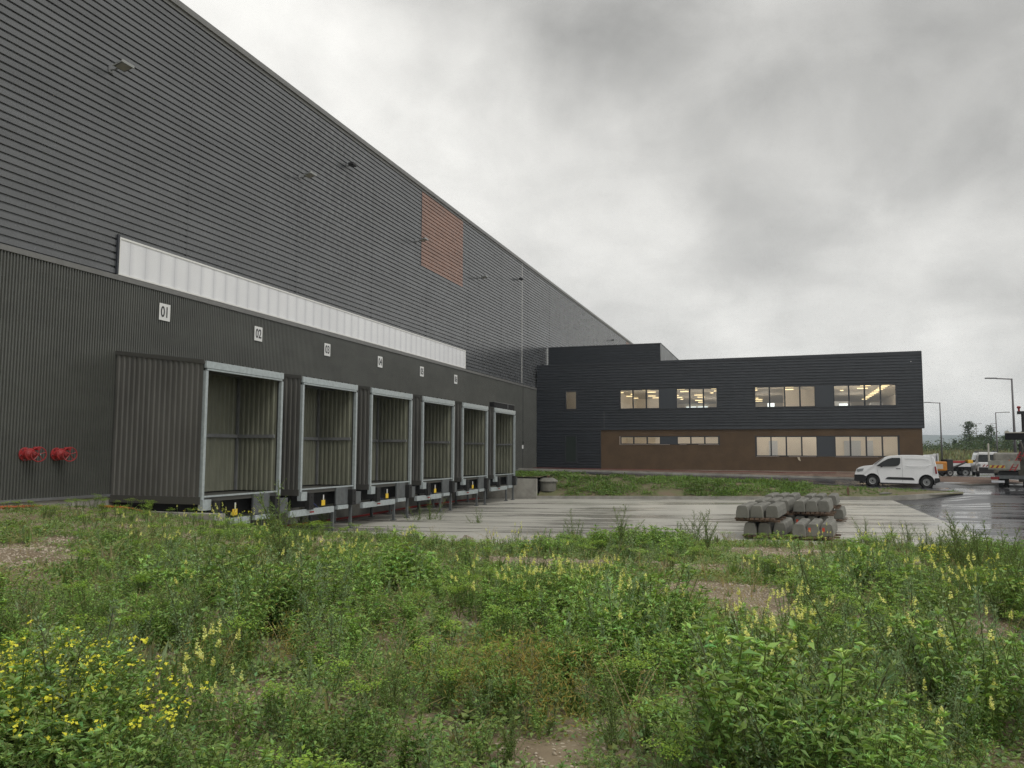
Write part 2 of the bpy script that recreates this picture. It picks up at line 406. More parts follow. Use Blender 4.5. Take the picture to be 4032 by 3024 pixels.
# lower wall: fine vertical ribs
lw = MB()
zb = Z_FL - .02
lw.sheet([(x, y) for x, y in vprof(WL0, D0, WXL, 1, .085, .036)], 'Z', zb, Z_TRIM - .14)
wpart(lw, 'lower_cladding', CLAD_LOW)
t_ = MB(); t_.prism([(WX - .1, Z_TRIM + .03), (WXL + .03, Z_TRIM - .005), (WXL + .03, Z_TRIM - .14), (WX - .1, Z_TRIM - .14)], 'Y', WL0, D0); wpart(t_, 'ledge_flashing', TRIM)
t_ = MB(); t_.box(WX - .1, WXL + .035, WL0, D0, zb - .05, zb + .02); wpart(t_, 'base_flashing', GREYM)
pl = MB(); pl.box(WX - .3, WXL - .02, WL0, D0, -3.0, zb - .05); wpart(pl, 'concrete_plinth', CONC)
dj = MB(); dj.box(WXL - .03, WXL + .006, 55.07, 55.10, zb, Z_TRIM - .14); wpart(dj, 'door_joint', BLACK)
hd = MB(); hd.box(WXL, WXL + .05, 55.02, 55.08, .62, .84); ho = wpart(hd, 'door_handle', BLACK)
hd = MB(); hd.box(WXL, WXL + .03, 55.09, 54.85, .30, .56); wpart(hd, 'door_label', SIGNW)

# floodlights on the wall: two kinds
def floodlight(y, z, big, label, src=None):
    if src is not None:
        r = copy_tree(src); r.location = (WX, y, z); r['label'] = label; return r
    r = empty('wall_floodlight', (WX, y, z), label, 'floodlight', 'floodlights high on the warehouse wall')
    if big:
        h = MB(); h.prism([(.30, -.07), (.62, .02), (.62, .06), (.32, -.01)], 'Y', -.21, .21); h.build('housing', GALVD, r, bevel=.008)
        g = MB(); g.quad((.33, -.17, -.066), (.33, .17, -.066), (.59, .17, .0065), (.59, -.17, .0065)); g.v = [(x, y, z - .003) for x, y, z in g.v]; g.build('lens', mat('lamp_lens', (.30, .29, .25), .2), r)
        rim = MB(); rim.prism([(.60, -.01), (.632, .0), (.632, .075), (.60, .065)], 'Y', -.22, .22).prism([(.29, -.085), (.632, .0), (.632, .02), (.29, -.06)], 'Y', -.235, -.212); rim.build('rim', mat('lamp_rim', (.30, .31, .31), .4), r)
    else:
        h = MB(); h.box(.15, .42, -.16, .16, -.09, .05); h.build('housing', PLASTIC, r, bevel=.03)
    a = MB(); a.tube([(0, 0, -.05), (.16, 0, -.06), (.34, 0, -.02)], .025, 6).box(-.01, .03, -.08, .08, -.14, .04); a.build('bracket', GREYM, r)
    return r
L1 = floodlight(17.0, 10.75, True, 'largest floodlight, nearest the left edge high on the grey wall')
for y, z, lb in ((26.4, 10.8, 'floodlight above the white strip, second large lamp from the left'), (37.0, 10.95, 'floodlight on the wall just left of the copper panel'), (46.0, 10.9, 'floodlight just right of the copper panel lower corner')):
    floodlight(y, z, True, lb, L1)
L2 = floodlight(29.95, 12.5, False, 'small dark wall lamp near the roof edge left of the copper panel')
for y, z, lb in ((54.05, 12.5, 'small dark wall lamp beside the thin white seam'), (87.6, 12.6, 'small dark wall lamp farthest along, near the distant second copper panel')):
    floodlight(y, z, False, lb, L2)

# number plates
def text_mesh(body, size, name, m, parent, loc, rot):
    c = bpy.data.curves.new(name, 'FONT'); c.body = body; c.size = size; c.extrude = .004; c.align_x = 'CENTER'; c.align_y = 'CENTER'; c.offset = .007
    c.materials.append(m)
    tmp = bpy.data.objects.new(name, c); COL.objects.link(tmp)
    dg = bpy.context.evaluated_depsgraph_get(); me = bpy.data.meshes.new_from_object(tmp.evaluated_get(dg)); me.name = name
    bpy.data.objects.remove(tmp)
    o = bpy.data.objects.new(name, me); COL.objects.link(o); o.parent = parent; o.location = loc; o.rotation_euler = rot
    return o
for i in range(6):
    yc = 19.31 + 4.59 * i
    r = empty('dock_number_sign', (WXL + .02, yc, 4.18), 'white wall plate reading %02d above dock shelter' % (i + 1), 'sign', 'dock number plates in a row')
    p = MB(); p.box(0, .012, -.225, .225, -.255, .255); p.build('plate', SIGNW, r)
    t = text_mesh('%02d' % (i + 1), .40, 'digits', SIGNB, r, (.014, 0, -.01), (rad(90), 0, rad(90)))
    t.scale = (.84, 1.12, 1)

# ---------------------------------------------------------------- loading dock shelters
ORD = ['nearest', 'second', 'third', 'fourth', 'fifth', 'farthest']
def make_shelter(i):
    y0 = 17.575 + 4.59 * i
    R = empty('dock_shelter', (FX, y0, Z_FL), '%s open loading dock box, under number %02d' % (ORD[i].capitalize(), i + 1), 'loading dock', 'loading dock shelters projecting from the wall')
    return R
S0 = make_shelter(0)
Wb = 3.52; zt = 2.43 - Z_FL; zbk = 2.78 - Z_FL; xb = WXL - FX + .0; XB = -1.50       # local frame: x=0 front, y 0..Wb, z=0 floor
def zroof(x): return zt + (zbk - zt) * (x / xb)
for yy, sg, inn in ((0.0, -1, False), (Wb, 1, False)):
    # outer skin: vertical ribs along x, sloping top
    prof = vprof(xb, -.02, yy, -sg, .178, .035, .5)
    s = MB(); k = 0
    for (d0, a0), (d1, a1) in zip(prof, prof[1:]):
        s.quad((a0, d0, -.02), (a1, d1, -.02), (a1, d1, zroof(a1) - .06), (a0, d0, zroof(a0) - .06))
    sp = s.build('side_panel', BOXCLAD, S0)
    q = MB(); q.prism([(xb, zbk + .02), (.0, zt + .02), (.0, zt - .09), (xb, zbk - .09)], 'Y', *sorted((yy, yy + sg * .05))); q.build('side_flashing', mat('dark_flashing', (.075, .074, .068), .45), S0)
    q = MB(); q.box(xb, 0, *sorted((yy - sg * .005, yy + sg * .035)), -.22, -.02); q.build('base_flashing', mat('dark_flashing'), S0)
    # inner lining
    y_in = yy - sg * .10
    prof = vprof(XB, -.1, y_in, sg, .178, .045, .5)
    s = MB()
    for (d0, a0), (d1, a1) in zip(prof, prof[1:]): s.quad((a0, d0, .0), (a1, d1, .0), (a1, d1, zroof(a1) - .12), (a0, d0, zroof(a0) - .12))
    s.build('side_lining', INCLAD, S0)
s = MB(); prof = vprof(.1, Wb - .1, XB, 1, .20, .03, .5)
for (d0, a0), (d1, a1) in zip(prof, prof[1:]): s.quad((d0, a0, 0), (d1, a1, 0), (d1, a1, zroof(XB) - .12), (d0, a0, zroof(XB) - .12))
s.build('back_panel', INCLAD, S0)
q = MB(); q.box(XB, XB + .08, .12, Wb - .12, 1.60, 1.70).box(XB + .09, -.12, Wb - .20, Wb - .125, 1.60, 1.70).box(XB + .09, -.12, .125, .2, 1.60, 1.70); q.build('mid_rail', GREYM, S0)
q = MB(); q.box(XB, XB + .07, Wb - .19, Wb - .125, 0, zt - .1); q.build('corner_post', GREYM, S0)
q = MB(); q.prism([(xb, zbk + .02), (.0, zt), (.0, zt - .05), (xb, zbk - .04)], 'Y', .01, Wb - .01).prism([(XB, zroof(XB) - .1), (-.1, zt - .06), (-.1, zt - .2), (XB, zroof(XB) - .2)], 'Y', .1, .2).prism([(XB, zroof(XB) - .1), (-.1, zt - .06), (-.1, zt - .2), (XB, zroof(XB) - .2)], 'Y', Wb - .2, Wb - .1)
q.box(-.9, -.8, .2, Wb - .2, zt - .22, zt - .1)
q.build('roof', mat('dark_flashing'), S0)
q = MB()
for k in range(8): q.box(-.05, .03, .25 + k * .45, .33 + k * .45, zt - .0, zt + .03)
q.build('roof_rib_ends', mat('dark_flashing'), S0)
q = MB(); q.box(-.02, .06, 0, Wb, zt - .20, zt - .01); q.box(-.03, .045, .05, Wb - .05, zt - .255, zt - .205); q.build('header_beam', GALV, S0, bevel=.006)
for yy in (0.0, Wb - .095):
    q = MB(); q.box(-.06, .05, yy, yy + .095, -.32 if yy else -.12, zt - .27); q.build('post', GALV, S0, bevel=.005)
q = MB(); q.box(-.06, .09, 0, .33, -.38, -.10); q.build('corner_plate', GALV, S0)
q = MB(); q.box(-.05, .02, .12, Wb - .12, -.045, .0); q.build('platform_edge', GALV, S0)
q = MB(); q.box(xb, -.04, .1, Wb - .1, -.16, -.04); q.build('platform', mat('dark_flashing'), S0)
q = MB(); q.box(xb + .02, -.35, .12, Wb - .1, -.62, -.17); q.build('leveller_pit_shade', BLACK, S0)  # solid black box; shade of the void below the platform put in as colour
for yy in (.36, Wb - .42):
    q = MB(); q.box(-.02, .16, yy, yy + .26, -.68, -.14); q.mi = 1; q.tube([(.155, yy + .13, -.27), (.17, yy + .13, -.27)], .03, 8).tube([(.155, yy + .13, -.57), (.17, yy + .13, -.57)], .03, 8)
    q.build('bumper', [RUBBER, BLACK], S0, bevel=.01)
q = MB(); q.box(-.05, .02, 2.25, 3.02, -.64, -.05); q.build('front_plate', GALVD, S0, bevel=.01)
q = MB(); q.box(-.9, .03, Wb - .01, Wb + .02, -.68, -.22).box(-.12, .03, Wb + .02, Wb + .42, -.68, -.24); q.build('side_plate', GALVD, S0)
q = MB(); q.box(-.06, .06, -.55, 2.05, -.86, -.66); q.mi = 1; q.box(.06, .066, .55, .80, -.79, -.74); q.build('guide_channel', [WHITEST if False else GALV, REDP], S0, bevel=.01)
q = MB(); q.box(-.06, .06, 2.30, 3.0, -.80, -.66); q.build('guide_end', GALV, S0, bevel=.01)
for lx, ly in ((-.02, Wb - .22), (-.02, 2.1), (-1.6, .3), (-1.6, Wb - .3)):
    q = MB(); q.box(lx - .05, lx + .04, ly - .05, ly + .04, -1.47, -.62 if lx < -1 else -.66).box(lx - .10, lx + .09, ly - .10, ly + .09, -1.50, -1.47); q.build('support_leg', GALVD, S0)
q = MB(); q.box(.02, .035, 1.30, 1.51, -.60, -.42); q.mi = 1; q.box(.0, .02, 1.42, 1.46, -.44, -.25); q.build('safety_tag', [YEL, SIGNW], S0)
q = MB(); q.tube([(-.3, .9, -.2), (-.2, 1.05, -.45), (-.05, 1.2, -.66)], .018, 6); q.build('hydraulic_hose', mat('blue_hose', (.02, .03, .10), .4), S0)
for i in range(1, 6):
    c = copy_tree(S0); c.location = (FX, 17.575 + 4.59 * i, Z_FL)
    c['label'] = '%s open loading dock box, under number %02d' % (ORD[i].capitalize(), i + 1)
    if i == 5:
        q = MB(); q.box(-.30, -.02, .05, Wb, zt + .04, zt + .30); q.mi = 1; q.box(-.02, .0, .05, Wb, zt + .30, zt + .33).box(-.02, .0, 2.3, 2.34, zt + .04, zt + .3); q.build('roof_gap_dark_fill', [BLACK, GREYM], c)  # black solid fills the gap, its darkness put into the colour
        c['label'] = 'Farthest open loading dock box, under number 06, dark gap above its beam'
        for ch in c.children:
            if ch.name.startswith('safety_tag'): bpy.data.objects.remove(ch); break

# hydrant valves at the left
def valve(y, label, src=None):
    if src: r = copy_tree(src); r.location = (WXL, y, -.08); r['label'] = label; return r
    r = empty('fire_hose_valve', (WXL, y, -.08), label, 'valve', 'red fire hose valves on the wall')
    q = MB(); q.lathe([(0, .0), (.17, .0), (.17, .035), (.10, .04), (.10, .16), (.15, .165), (.15, .20), (.11, .21), (.075, .27), (.07, .36), (.045, .38), (0, .38)], (0, 0, 0), 'X', 20)
    q.build('valve_body', REDP, r, smooth=False, bevel=.006)
    hc = Vector((.46, .0, .0)); q = MB(); q.ring((0, 0, 0), 'X', .175, .014, 28, 6)
    for k in range(5):
        t = 2 * math.pi * k / 5 + .3; q.tube([(0, 0, 0), (0, .17 * math.cos(t), .17 * math.sin(t))], .011, 6)
    q.lathe([(0, -.02), (.03, -.02), (.03, .02), (0, .02)], (0, 0, 0), 'X', 10)
    hw = q.build('handwheel', REDP, r, loc=hc); hw.rotation_euler = (0, 0, rad(-16))
    q = MB(); q.tube([(.37, 0, 0), (.52, 0, 0)], .016, 8); q.build('spindle', CHROME, r)
    q = MB(); q.lathe([(0, 0), (.045, 0), (.045, .16), (.0, .16)], (.12, .16, .14), 'X', 14); q.build('outlet_cap', REDP, r)
    q = MB()
    for k in range(6):
        t = 2 * math.pi * k / 6 + .2; q.lathe([(0, 0), (.018, 0), (.018, .03), (0, .03)], (.035, .142 * math.cos(t), .142 * math.sin(t)), 'X', 6)
    q.build('flange_bolts', CHROME, r)
    return r
V1 = valve(14.86, 'red hose valve with handwheel nearest the left picture edge'); valve(15.76, 'red hose valve with handwheel nearer to the dock box', V1)

# ---------------------------------------------------------------- terrain
CP = np.array([(0, -8, -1.6), (-8, -6, -1.55), (12, -6, -1.6), (0, 0, -1.6), (-6, 2, -1.58), (6, 2, -1.6), (0, 5, -1.62), (8, 6, -1.66), (-8, 7, -1.55), (-16, 2, -1.4), (-17.5, 9, -1.33),
               (-17.5, 14, -1.31), (-17.5, 17.4, -1.54), (-14.2, 17, -1.76), (-12, 12, -1.56), (-12, 16, -1.86), (-10, 17, -1.98), (-5, 10, -1.72), (0, 10, -1.76), (6, 10, -1.78), (14, 10, -1.8),
               (-5, 15, -1.98), (0, 15, -2.0), (5, 15, -2.02), (12, 15, -2.05), (-13.3, 18.6, -2.15), (-13.2, 20.2, -2.6), (-10, 20.8, -2.58), (-6, 21.2, -2.5), (-2, 22.8, -2.45), (2, 23.2, -2.40), (5.4, 22.2, -2.33),
               (9, 21.0, -2.33), (14, 19.5, -2.33), (22, 18, -2.33), (-17.5, 20, -1.9), (30, 5, -1.8)], float)
def tps_fit(P):
    n = len(P); d = np.linalg.norm(P[:, None, :2] - P[None, :, :2], axis=2); K = np.where(d > 0, d * d * np.log(d + 1e-9), 0) + .02 * np.eye(n)
    A = np.zeros((n + 3, n + 3)); A[:n, :n] = K; A[:n, n] = 1; A[:n, n + 1:] = P[:, :2]; A[n:, :n] = A[:n, n:].T
    return np.linalg.solve(A, np.r_[P[:, 2], 0, 0, 0])
TW = tps_fit(CP)
def vnoise(x, y, s, seed=0):
    x = np.asarray(x, float) / s + seed * 17.3; y = np.asarray(y, float) / s + seed * 9.1
    xi, yi = np.floor(x), np.floor(y); fx, fy = x - xi, y - yi; fx, fy = fx * fx * (3 - 2 * fx), fy * fy * (3 - 2 * fy)
    h = lambda a, b: np.modf(np.abs(np.sin(a * 127.1 + b * 311.7 + seed * 3.7) * 43758.5453))[0]
    return (h(xi, yi) * (1 - fx) + h(xi + 1, yi) * fx) * (1 - fy) + (h(xi, yi + 1) * (1 - fx) + h(xi + 1, yi + 1) * fx) * fy
def meadow_z(x, y):
    x = np.asarray(x, float); y = np.asarray(y, float); d = np.sqrt((x[..., None] - CP[:, 0]) ** 2 + (y[..., None] - CP[:, 1]) ** 2)
    z = (np.where(d > 0, d * d * np.log(d + 1e-9), 0) * TW[:len(CP)]).sum(-1) + TW[-3] + TW[-2] * x + TW[-1] * y
    return z + (vnoise(x, y, 1.3, 1) - .5) * .09 + (vnoise(x, y, .4, 2) - .5) * .035
BX = np.array([-40, -17.5, -14.1, -13.9, -13.2, -10, -6, -2, 2, 5.4, 9, 14, 22, 40.]); BY = np.array([17.3, 17.3, 17.3, 18.4, 19.9, 20.6, 21.1, 22.7, 23.1, 22.1, 20.9, 19.4, 18, 18.])
def bound(x): return np.interp(x, BX, BY)
def yard_z(x): return -2.42 + .018 * np.minimum(np.asarray(x, float), 5.4) - 0.0

def grid_mesh(name, xs, ys, fz, m, kind='structure', smooth=True):
    X, Y = np.meshgrid(xs, ys); Z = fz(X, Y); v = np.stack([X, Y, Z], -1).reshape(-1, 3)
    nx, ny = len(xs), len(ys); i = np.arange(nx * ny).reshape(ny, nx)
    f = np.stack([i[:-1, :-1], i[:-1, 1:], i[1:, 1:], i[1:, :-1]], -1).reshape(-1, 4)
    me = bpy.data.meshes.new(name); me.vertices.add(len(v)); me.vertices.foreach_set('co', v.ravel())
    me.loops.add(f.size); me.loops.foreach_set('vertex_index', f.ravel()); me.polygons.add(len(f)); me.polygons.foreach_set('loop_start', np.arange(0, f.size, 4))
    me.update(); me.validate(); me.materials.append(m); me.polygons.foreach_set('use_smooth', [smooth] * len(f))
    o = bpy.data.objects.new(name, me); COL.objects.link(o); o['kind'] = kind; return o
def meadow_full(x, y):
    z = meadow_z(x, y); ov = np.clip((y - bound(x)) / .5, 0, 1)
    return np.where(y > bound(x), np.minimum(z, yard_z(x) + .02 - .35 * ov), z)
tag(grid_mesh('meadow_ground', np.arange(-17.48, 30, .22), np.arange(-8, 24.4, .18), meadow_full, SOIL), 'bare brown stony soil under the weeds')
# yard slabs
def strip(name, xs, y0, y1, fz, m, label=None):
    return tag(grid_mesh(name, np.array(xs, float), np.linspace(y0, y1, 8), fz, m, smooth=False), label)
strip('concrete_yard', [-17.5, -13.5, -8, 0, 5.4], 17.55, 45.02, lambda x, y: yard_z(x) + .004, YARDM, 'wet pale concrete yard')
def asph_z(x, y):
    base = yard_z(x); t = np.clip((y - 36) / 13.5, 0, 1) * np.clip((x - 5.4) / 3.3, 0, 1)
    return base + (-1.85 - base) * t * t * (3 - 2 * t)
grid_mesh('asphalt_yard', np.r_[np.linspace(5.4, 10, 12), 14, 20, 30, 60], np.r_[np.linspace(17, 50, 40)], asph_z, ASPH)['label'] = 'wet dark asphalt beside the concrete yard'
# far kerb of the yard and grass bank
def road_z(x, y):                                  # access road in front of the office
    zn = -1.65 - np.where(x > 0, .045, .028) * x; zf = -1.485 - .0165 * x
    zn = np.clip(zn, -1.87, -1.2); zf = np.clip(zf, -1.80, -1.1)
    t = np.clip((y - np.where(x > 1, 51.9, 50)) / np.where(x > 1, 2.1, 4.0), 0, 1); return zn + (zf - zn) * t
kx = [-13.5, -10, -6, -2, 2, 4.6, 6.5, 8.7]
kz = [-2.668, -2.60, -2.53, -2.456, -2.384, -2.335, -2.19, -2.02]
def kerb(name, pts, w, h, m, label):
    q = MB(); n = len(pts)
    for (a, b) in zip(pts, pts[1:]):
        d = Vector((b[0] - a[0], b[1] - a[1], 0)).normalized(); s = Vector((-d.y, d.x, 0)) * w
        A, B = Vector(a), Vector(b); U = Vector((0, 0, h)); L = Vector((0, 0, -.3))
        q.quad(A + L, B + L, B + U, A + U).quad(A + U, B + U, B + U + s, A + U + s).quad(A + U + s, B + U + s, B + L + s, A + L + s)
    a = Vector(pts[0]); b = Vector(pts[-1])
    for P_, Q_ in ((pts[0], pts[1]), (pts[-1], pts[-2])):
        d = Vector((pts[1][0] - pts[0][0], pts[1][1] - pts[0][1], 0)) if P_ is pts[0] else Vector((pts[-1][0] - pts[-2][0], pts[-1][1] - pts[-2][1], 0)); d.normalize()
        s = Vector((-d.y, d.x, 0)) * w; A = Vector(P_); q.quad(A + Vector((0, 0, -.3)), A + Vector((0, 0, h)), A + Vector((0, 0, h)) + s, A + Vector((0, 0, -.3)) + s)
    o = q.build(name, m); o['kind'] = 'structure'; return tag(o, label)
kerb('yard_kerb', [(x, 45.0 if x < 8 else 45.5, z) for x, z in zip(kx, kz)],   .18, .17, CONC, 'concrete kerb between yard and grass bank')
def bank_z(x, y):
    front = np.interp(x, kx, kz) + .10; back_y = np.interp(x, [-17.5, 4.5, 8.8], [50.0, 49.2, 46.2])
    bz = road_z(x, np.full_like(x, 50.0)); t = np.clip((y - 45.2) / np.maximum(back_y - 45.2, .3), 0, 1)
    z = front + (bz - .01 - front) * np.sin(np.clip(t, 0, 1) * math.pi / 2) ** 1.0 + (vnoise(x, y, .7, 4) - .5) * .10 * np.sin(t * math.pi)
    return np.where(t >= 1, bz - .06, z)
BANKM = soil_material('bank_soil', (.13, .135, .06), (.17, .13, .085), (.3, .26, .2), stones=False)
grid_mesh('grass_bank', np.linspace(-13.5, 8.7, 90), np.linspace(45.12, 50.3, 30), bank_z, BANKM)['label'] = 'low bank overgrown with grass between yard and road'
tag(grid_mesh('bank_ground', np.linspace(-17.5, -13.4, 12), np.linspace(45.35, 50.3, 14), lambda x, y: -1.42 + (y - 45.3) * .03 + 0 * x, BANKM), 'soil beside the dock end wall')
# ground at right beyond the yard and the road
grid_mesh('access_road', np.linspace(-17.5, 60, 60), np.linspace(50.0, 54.0, 16), lambda x, y: road_z(x, y) + .004, ASPH)['label'] = 'wet asphalt road in front of the office'
q = MB(); ax_ = np.linspace(3.2, 9.3, 16); ay_ = np.interp(ax_, [-17.5, 4.5, 8.8, 9.3], [50.0, 49.2, 46.2, 45.8]) - .12
for i in range(15):
    def zz_(x, y): return float(min(road_z(np.array(x), np.array(50.0)) + .004, asph_z(np.array(x), np.array(y)) + .006 if x > 8.5 else 9))
    q.quad((ax_[i], ay_[i], zz_(ax_[i], ay_[i])), (ax_[i + 1], ay_[i + 1], zz_(ax_[i + 1], ay_[i + 1])), (ax_[i + 1], 50.0, zz_(ax_[i + 1], 50.0)), (ax_[i], 50.0, zz_(ax_[i], 50.0)))
o = q.build('asphalt_apron', ASPH); tag(o, 'asphalt under the parked van', kind='structure')
strip('service_road', [9, 14, 20, 40, 80], 54.0, 125, lambda x, y: -1.80 + .001 * (y - 54) + 0 * x, ASPH, 'wet road running on behind the office corner')
kerb('road_kerb', [(x, 54.0, float(road_z(np.array(float(x)), np.array(54.0)))) for x in (-17.5, -12, -6, 0, 5, 8.8)], .15, .12, CONC, 'concrete kerb along the office road')
grid_mesh('dirt_strip', np.linspace(-17.5, 9.4, 60), np.linspace(54.14, D0 + .2, 14), lambda x, y: road_z(x, np.full_like(x, 54.)) + .10 + (Z_FL - .02 - road_z(x, np.full_like(x, 54.)) - .10) * np.clip((y - 54.1) / 4.2, 0, 1) ** .8 + (vnoise(x, y, .5, 6) - .5) * .10 * np.clip((58.2 - y), 0, 1), DIRT)['label'] = 'strip of bare reddish earth below the office wall'
# island of bare earth with its kerb
ip = [(8.9, 53.6), (10.5, 52.7), (12.5, 53.6), (14.5, 57), (15.2, 62), (14.5, 67), (11, 69), (9.3, 66)]
q = MB(); q.prism(ip, 'Z', -2.1, -1.70); o = q.build('island_kerb', CONC); tag(o, 'curved concrete kerb round the earth island', kind='structure')
cxi, cyi = 12.0, 60.5
q = MB(); ring0 = [(cxi + (x - cxi) * .93, cyi + (y - cyi) * .96) for x, y in ip]; ring1 = [(cxi + (x - cxi) * .5, cyi + (y - cyi) * .5) for x, y in ip]
for k in range(len(ip)):
    k2 = (k + 1) % len(ip)
    q.quad((*ring0[k], -1.696), (*ring0[k2], -1.696), (*ring1[k2], -1.56), (*ring1[k], -1.56)).quad((*ring1[k], -1.56), (*ring1[k2], -1.56), (cxi, cyi, -1.52))
o = q.build('earth_island', DIRT, smooth=True); tag(o, 'bare earth mound inside the kerbed island', kind='structure')
# far field up to the horizon
def field_z(x, y): return -1.87 + np.clip((y - 95) / 70, 0, 1) * 2.1 + np.clip((y - 250) / 3000, 0, 1) * 12
FX_ = np.r_[np.linspace(-500, -20, 8), np.linspace(0, 120, 50), np.linspace(140, 3000, 20)]
FY_ = np.r_[np.linspace(-60, 90, 16), np.linspace(92, 240, 60), np.linspace(260, 3600, 24)]
def field_full(x, y):
    z = field_z(x, y); z = np.where(y < 60, -3.3, z); return z + np.where(y > 95, (vnoise(x, y, 9, 3) - .5) * .3, 0)
grid_mesh('field', FX_, FY_, field_full, FIELD)['label'] = 'dry yellow field beyond the roads'
# hills
HM = mat('hill_wood', (.05, .075, .04), .95, var=.3, vscale=.004)
hx = np.linspace(-600, 3000, 120); hy = np.linspace(3000, 3560, 8)
def hill_z(x, y):
    ridge = 66 + 10 * vnoise(x, x * 0, 260, 5) + 5 * vnoise(x, x * 0, 90, 6) - 8 * np.clip((x - 900) / 900, 0, 1)
    return 10 + (ridge - 10) * np.sin(np.clip((y - 3000) / 380, 0, 1) * math.pi / 2)
tag(grid_mesh('hills', hx, hy, hill_z, HM), 'long low wooded ridge on the horizon')

# end walls of the dock pit
for y0, y1, x1, zt_, lb in ((17.38, 17.62, -13.72, -1.60, 'low concrete wall at the near end of the dock pit, half buried in weeds'), (45.1, 45.34, -13.50, -1.51, 'concrete wall closing the far end of the dock pit beside the bank')):
    q = MB(); q.box(-17.5, x1, y0, y1, -3.0, zt_); o = q.build('dock_end_wall', CONC, bevel=.012); tag(o, lb, 'retaining wall', 'end walls of the dock pit')
q = MB(); q.box(-13.86, -13.78, 17.372, 17.376, -1.80, -1.63); o = q.build('paper_notice', SIGNW); tag(o, 'small white notice on the near dock end wall', 'notice')

# ---------------------------------------------------------------- office building
OF = empty('office_building', (-17.4, D0, Z_FL), 'two-storey office block in dark ribbed metal over a brown ground floor', 'office building')
OX0, OX1 = WXL + .01, 9.08
def op(mb, name, m, parent=OF, **k): return wpart(mb, name, m, parent, **k)
def ztop(x): return 6.665 + (x - OX0) * .0055
cl = MB(); OKEYS = [(0, 0.0), (.42, 0.0), (.52, -1.0), (.86, -1.0), (1.0, 0.0)]
def oband(x0, x1, z0, z1):
    cl.sheet([(d, z) for d, z in hprof(z0, z1, D0, -1, .055, OKEYS)], 'X', x0, x1)
ZBR = 1.80                                        # top of brown storey
upw = [(-15.23, -14.35, 3.25, 4.665), (-11.07, -4.085, 3.23, 4.68), (-1.548, 7.498, 3.21, 4.68)]
oband(OX0, OX1, 4.70, 6.60)
xs_ = [OX0] + [v for a in upw for v in (a[0] - .04, a[1] + .04)] + [OX1]
for a, b in zip(xs_[::2], xs_[1::2]): oband(a, b, 3.18, 4.70)
oband(OX0, OX1, ZBR, 3.18)
oband(OX0, -15.30, -.72, ZBR); oband(-14.32, -12.53, -.72, ZBR) if False else None
oband(-14.32, -12.53, Z_FL, ZBR); oband(OX0, -15.30, Z_FL, -.72); oband(-15.30, -14.32, Z_FL, -.74); oband(-15.30, -14.32, 1.34, ZBR)
op(cl, 'metal_cladding', CLAD_OFF)
q = MB(); q.prism([(OX0, 6.58), (OX1 + .02, 6.58), (OX1 + .02, ztop(OX1) + .03), (OX0, ztop(OX0) + .03)], 'Y', D0 - .02, D0 + .28); op(q, 'parapet_cap', DARKTRIM)
q = MB(); q.box(OX1, OX1 + .03, D0 - .015, D0 + 22, ZBR - .06, 6.8); op(q, 'side_wall', CLAD_OFF)
q = MB(); q.box(OX0, OX1 + .03, D0 - .018, D0 + .12, ZBR - .09, ZBR); op(q, 'drip_edge', DARKTRIM)
# brown ground floor wall, recessed, with openings
low = [(-11.06, -4.03, .65, 1.235), (-1.52, 7.535, -.17, 1.22)]
BR0, BR1, BY0 = -12.53, 8.95, D0 + .06
q = MB()
q.box(BR0, BR1, BY0, BY0 + .25, 1.235, ZBR - .085); q.box(BR0, low[0][0], BY0, BY0 + .25, Z_FL + .0, 1.235)
q.box(low[0][0], low[0][1], BY0, BY0 + .25, Z_FL, .65); q.box(low[0][1], low[1][0], BY0, BY0 + .25, Z_FL, 1.235)
q.box(low[1][0], low[1][1], BY0, BY0 + .25, Z_FL, -.17); q.box(low[1][0], low[1][1], BY0 + .001, BY0 + .25, 1.22, 1.234); q.box(low[1][1], BR1, BY0, BY0 + .25, Z_FL, 1.235)
op(q, 'ground_floor_wall', BROWN)
q = MB(); q.box(BR1 - .001, BR1 + .02, BY0 + .01, D0 + 22, Z_FL, ZBR - .09); op(q, 'ground_floor_side', BROWN)
q = MB(); q.box(BR0 - .05, BR0 - .001, D0 - .012, BY0 + .2, Z_FL, ZBR - .1); op(q, 'corner_trim', DARKTRIM)
q = MB(); q.box(OX0, OX1, D0 + .02, D0 + .4, -3, Z_FL + .0); op(q, 'foundation', CONC)
q = MB(); q.box(OX0 + .2, OX1, D0 + .3, D0 + 24, 6.2, 6.3); op(q, 'flat_roof', GREYM)

INT = mat('interior_wall', (.66, .60, .50), .8); INTC = mat('interior_ceiling', (.62, .58, .50), .8); INTF = mat('interior_floor', (.30, .28, .25), .6)
INTG = mat('interior_grey', (.42, .44, .46), .7)
LIT = mat('lit_strip', (1, .8, .5), .5, emit=(1.0, .80, .42), estr=1.3); LITW = mat('lit_window', (.9, .95, 1), .5, emit=(.85, .97, .95), estr=.9)
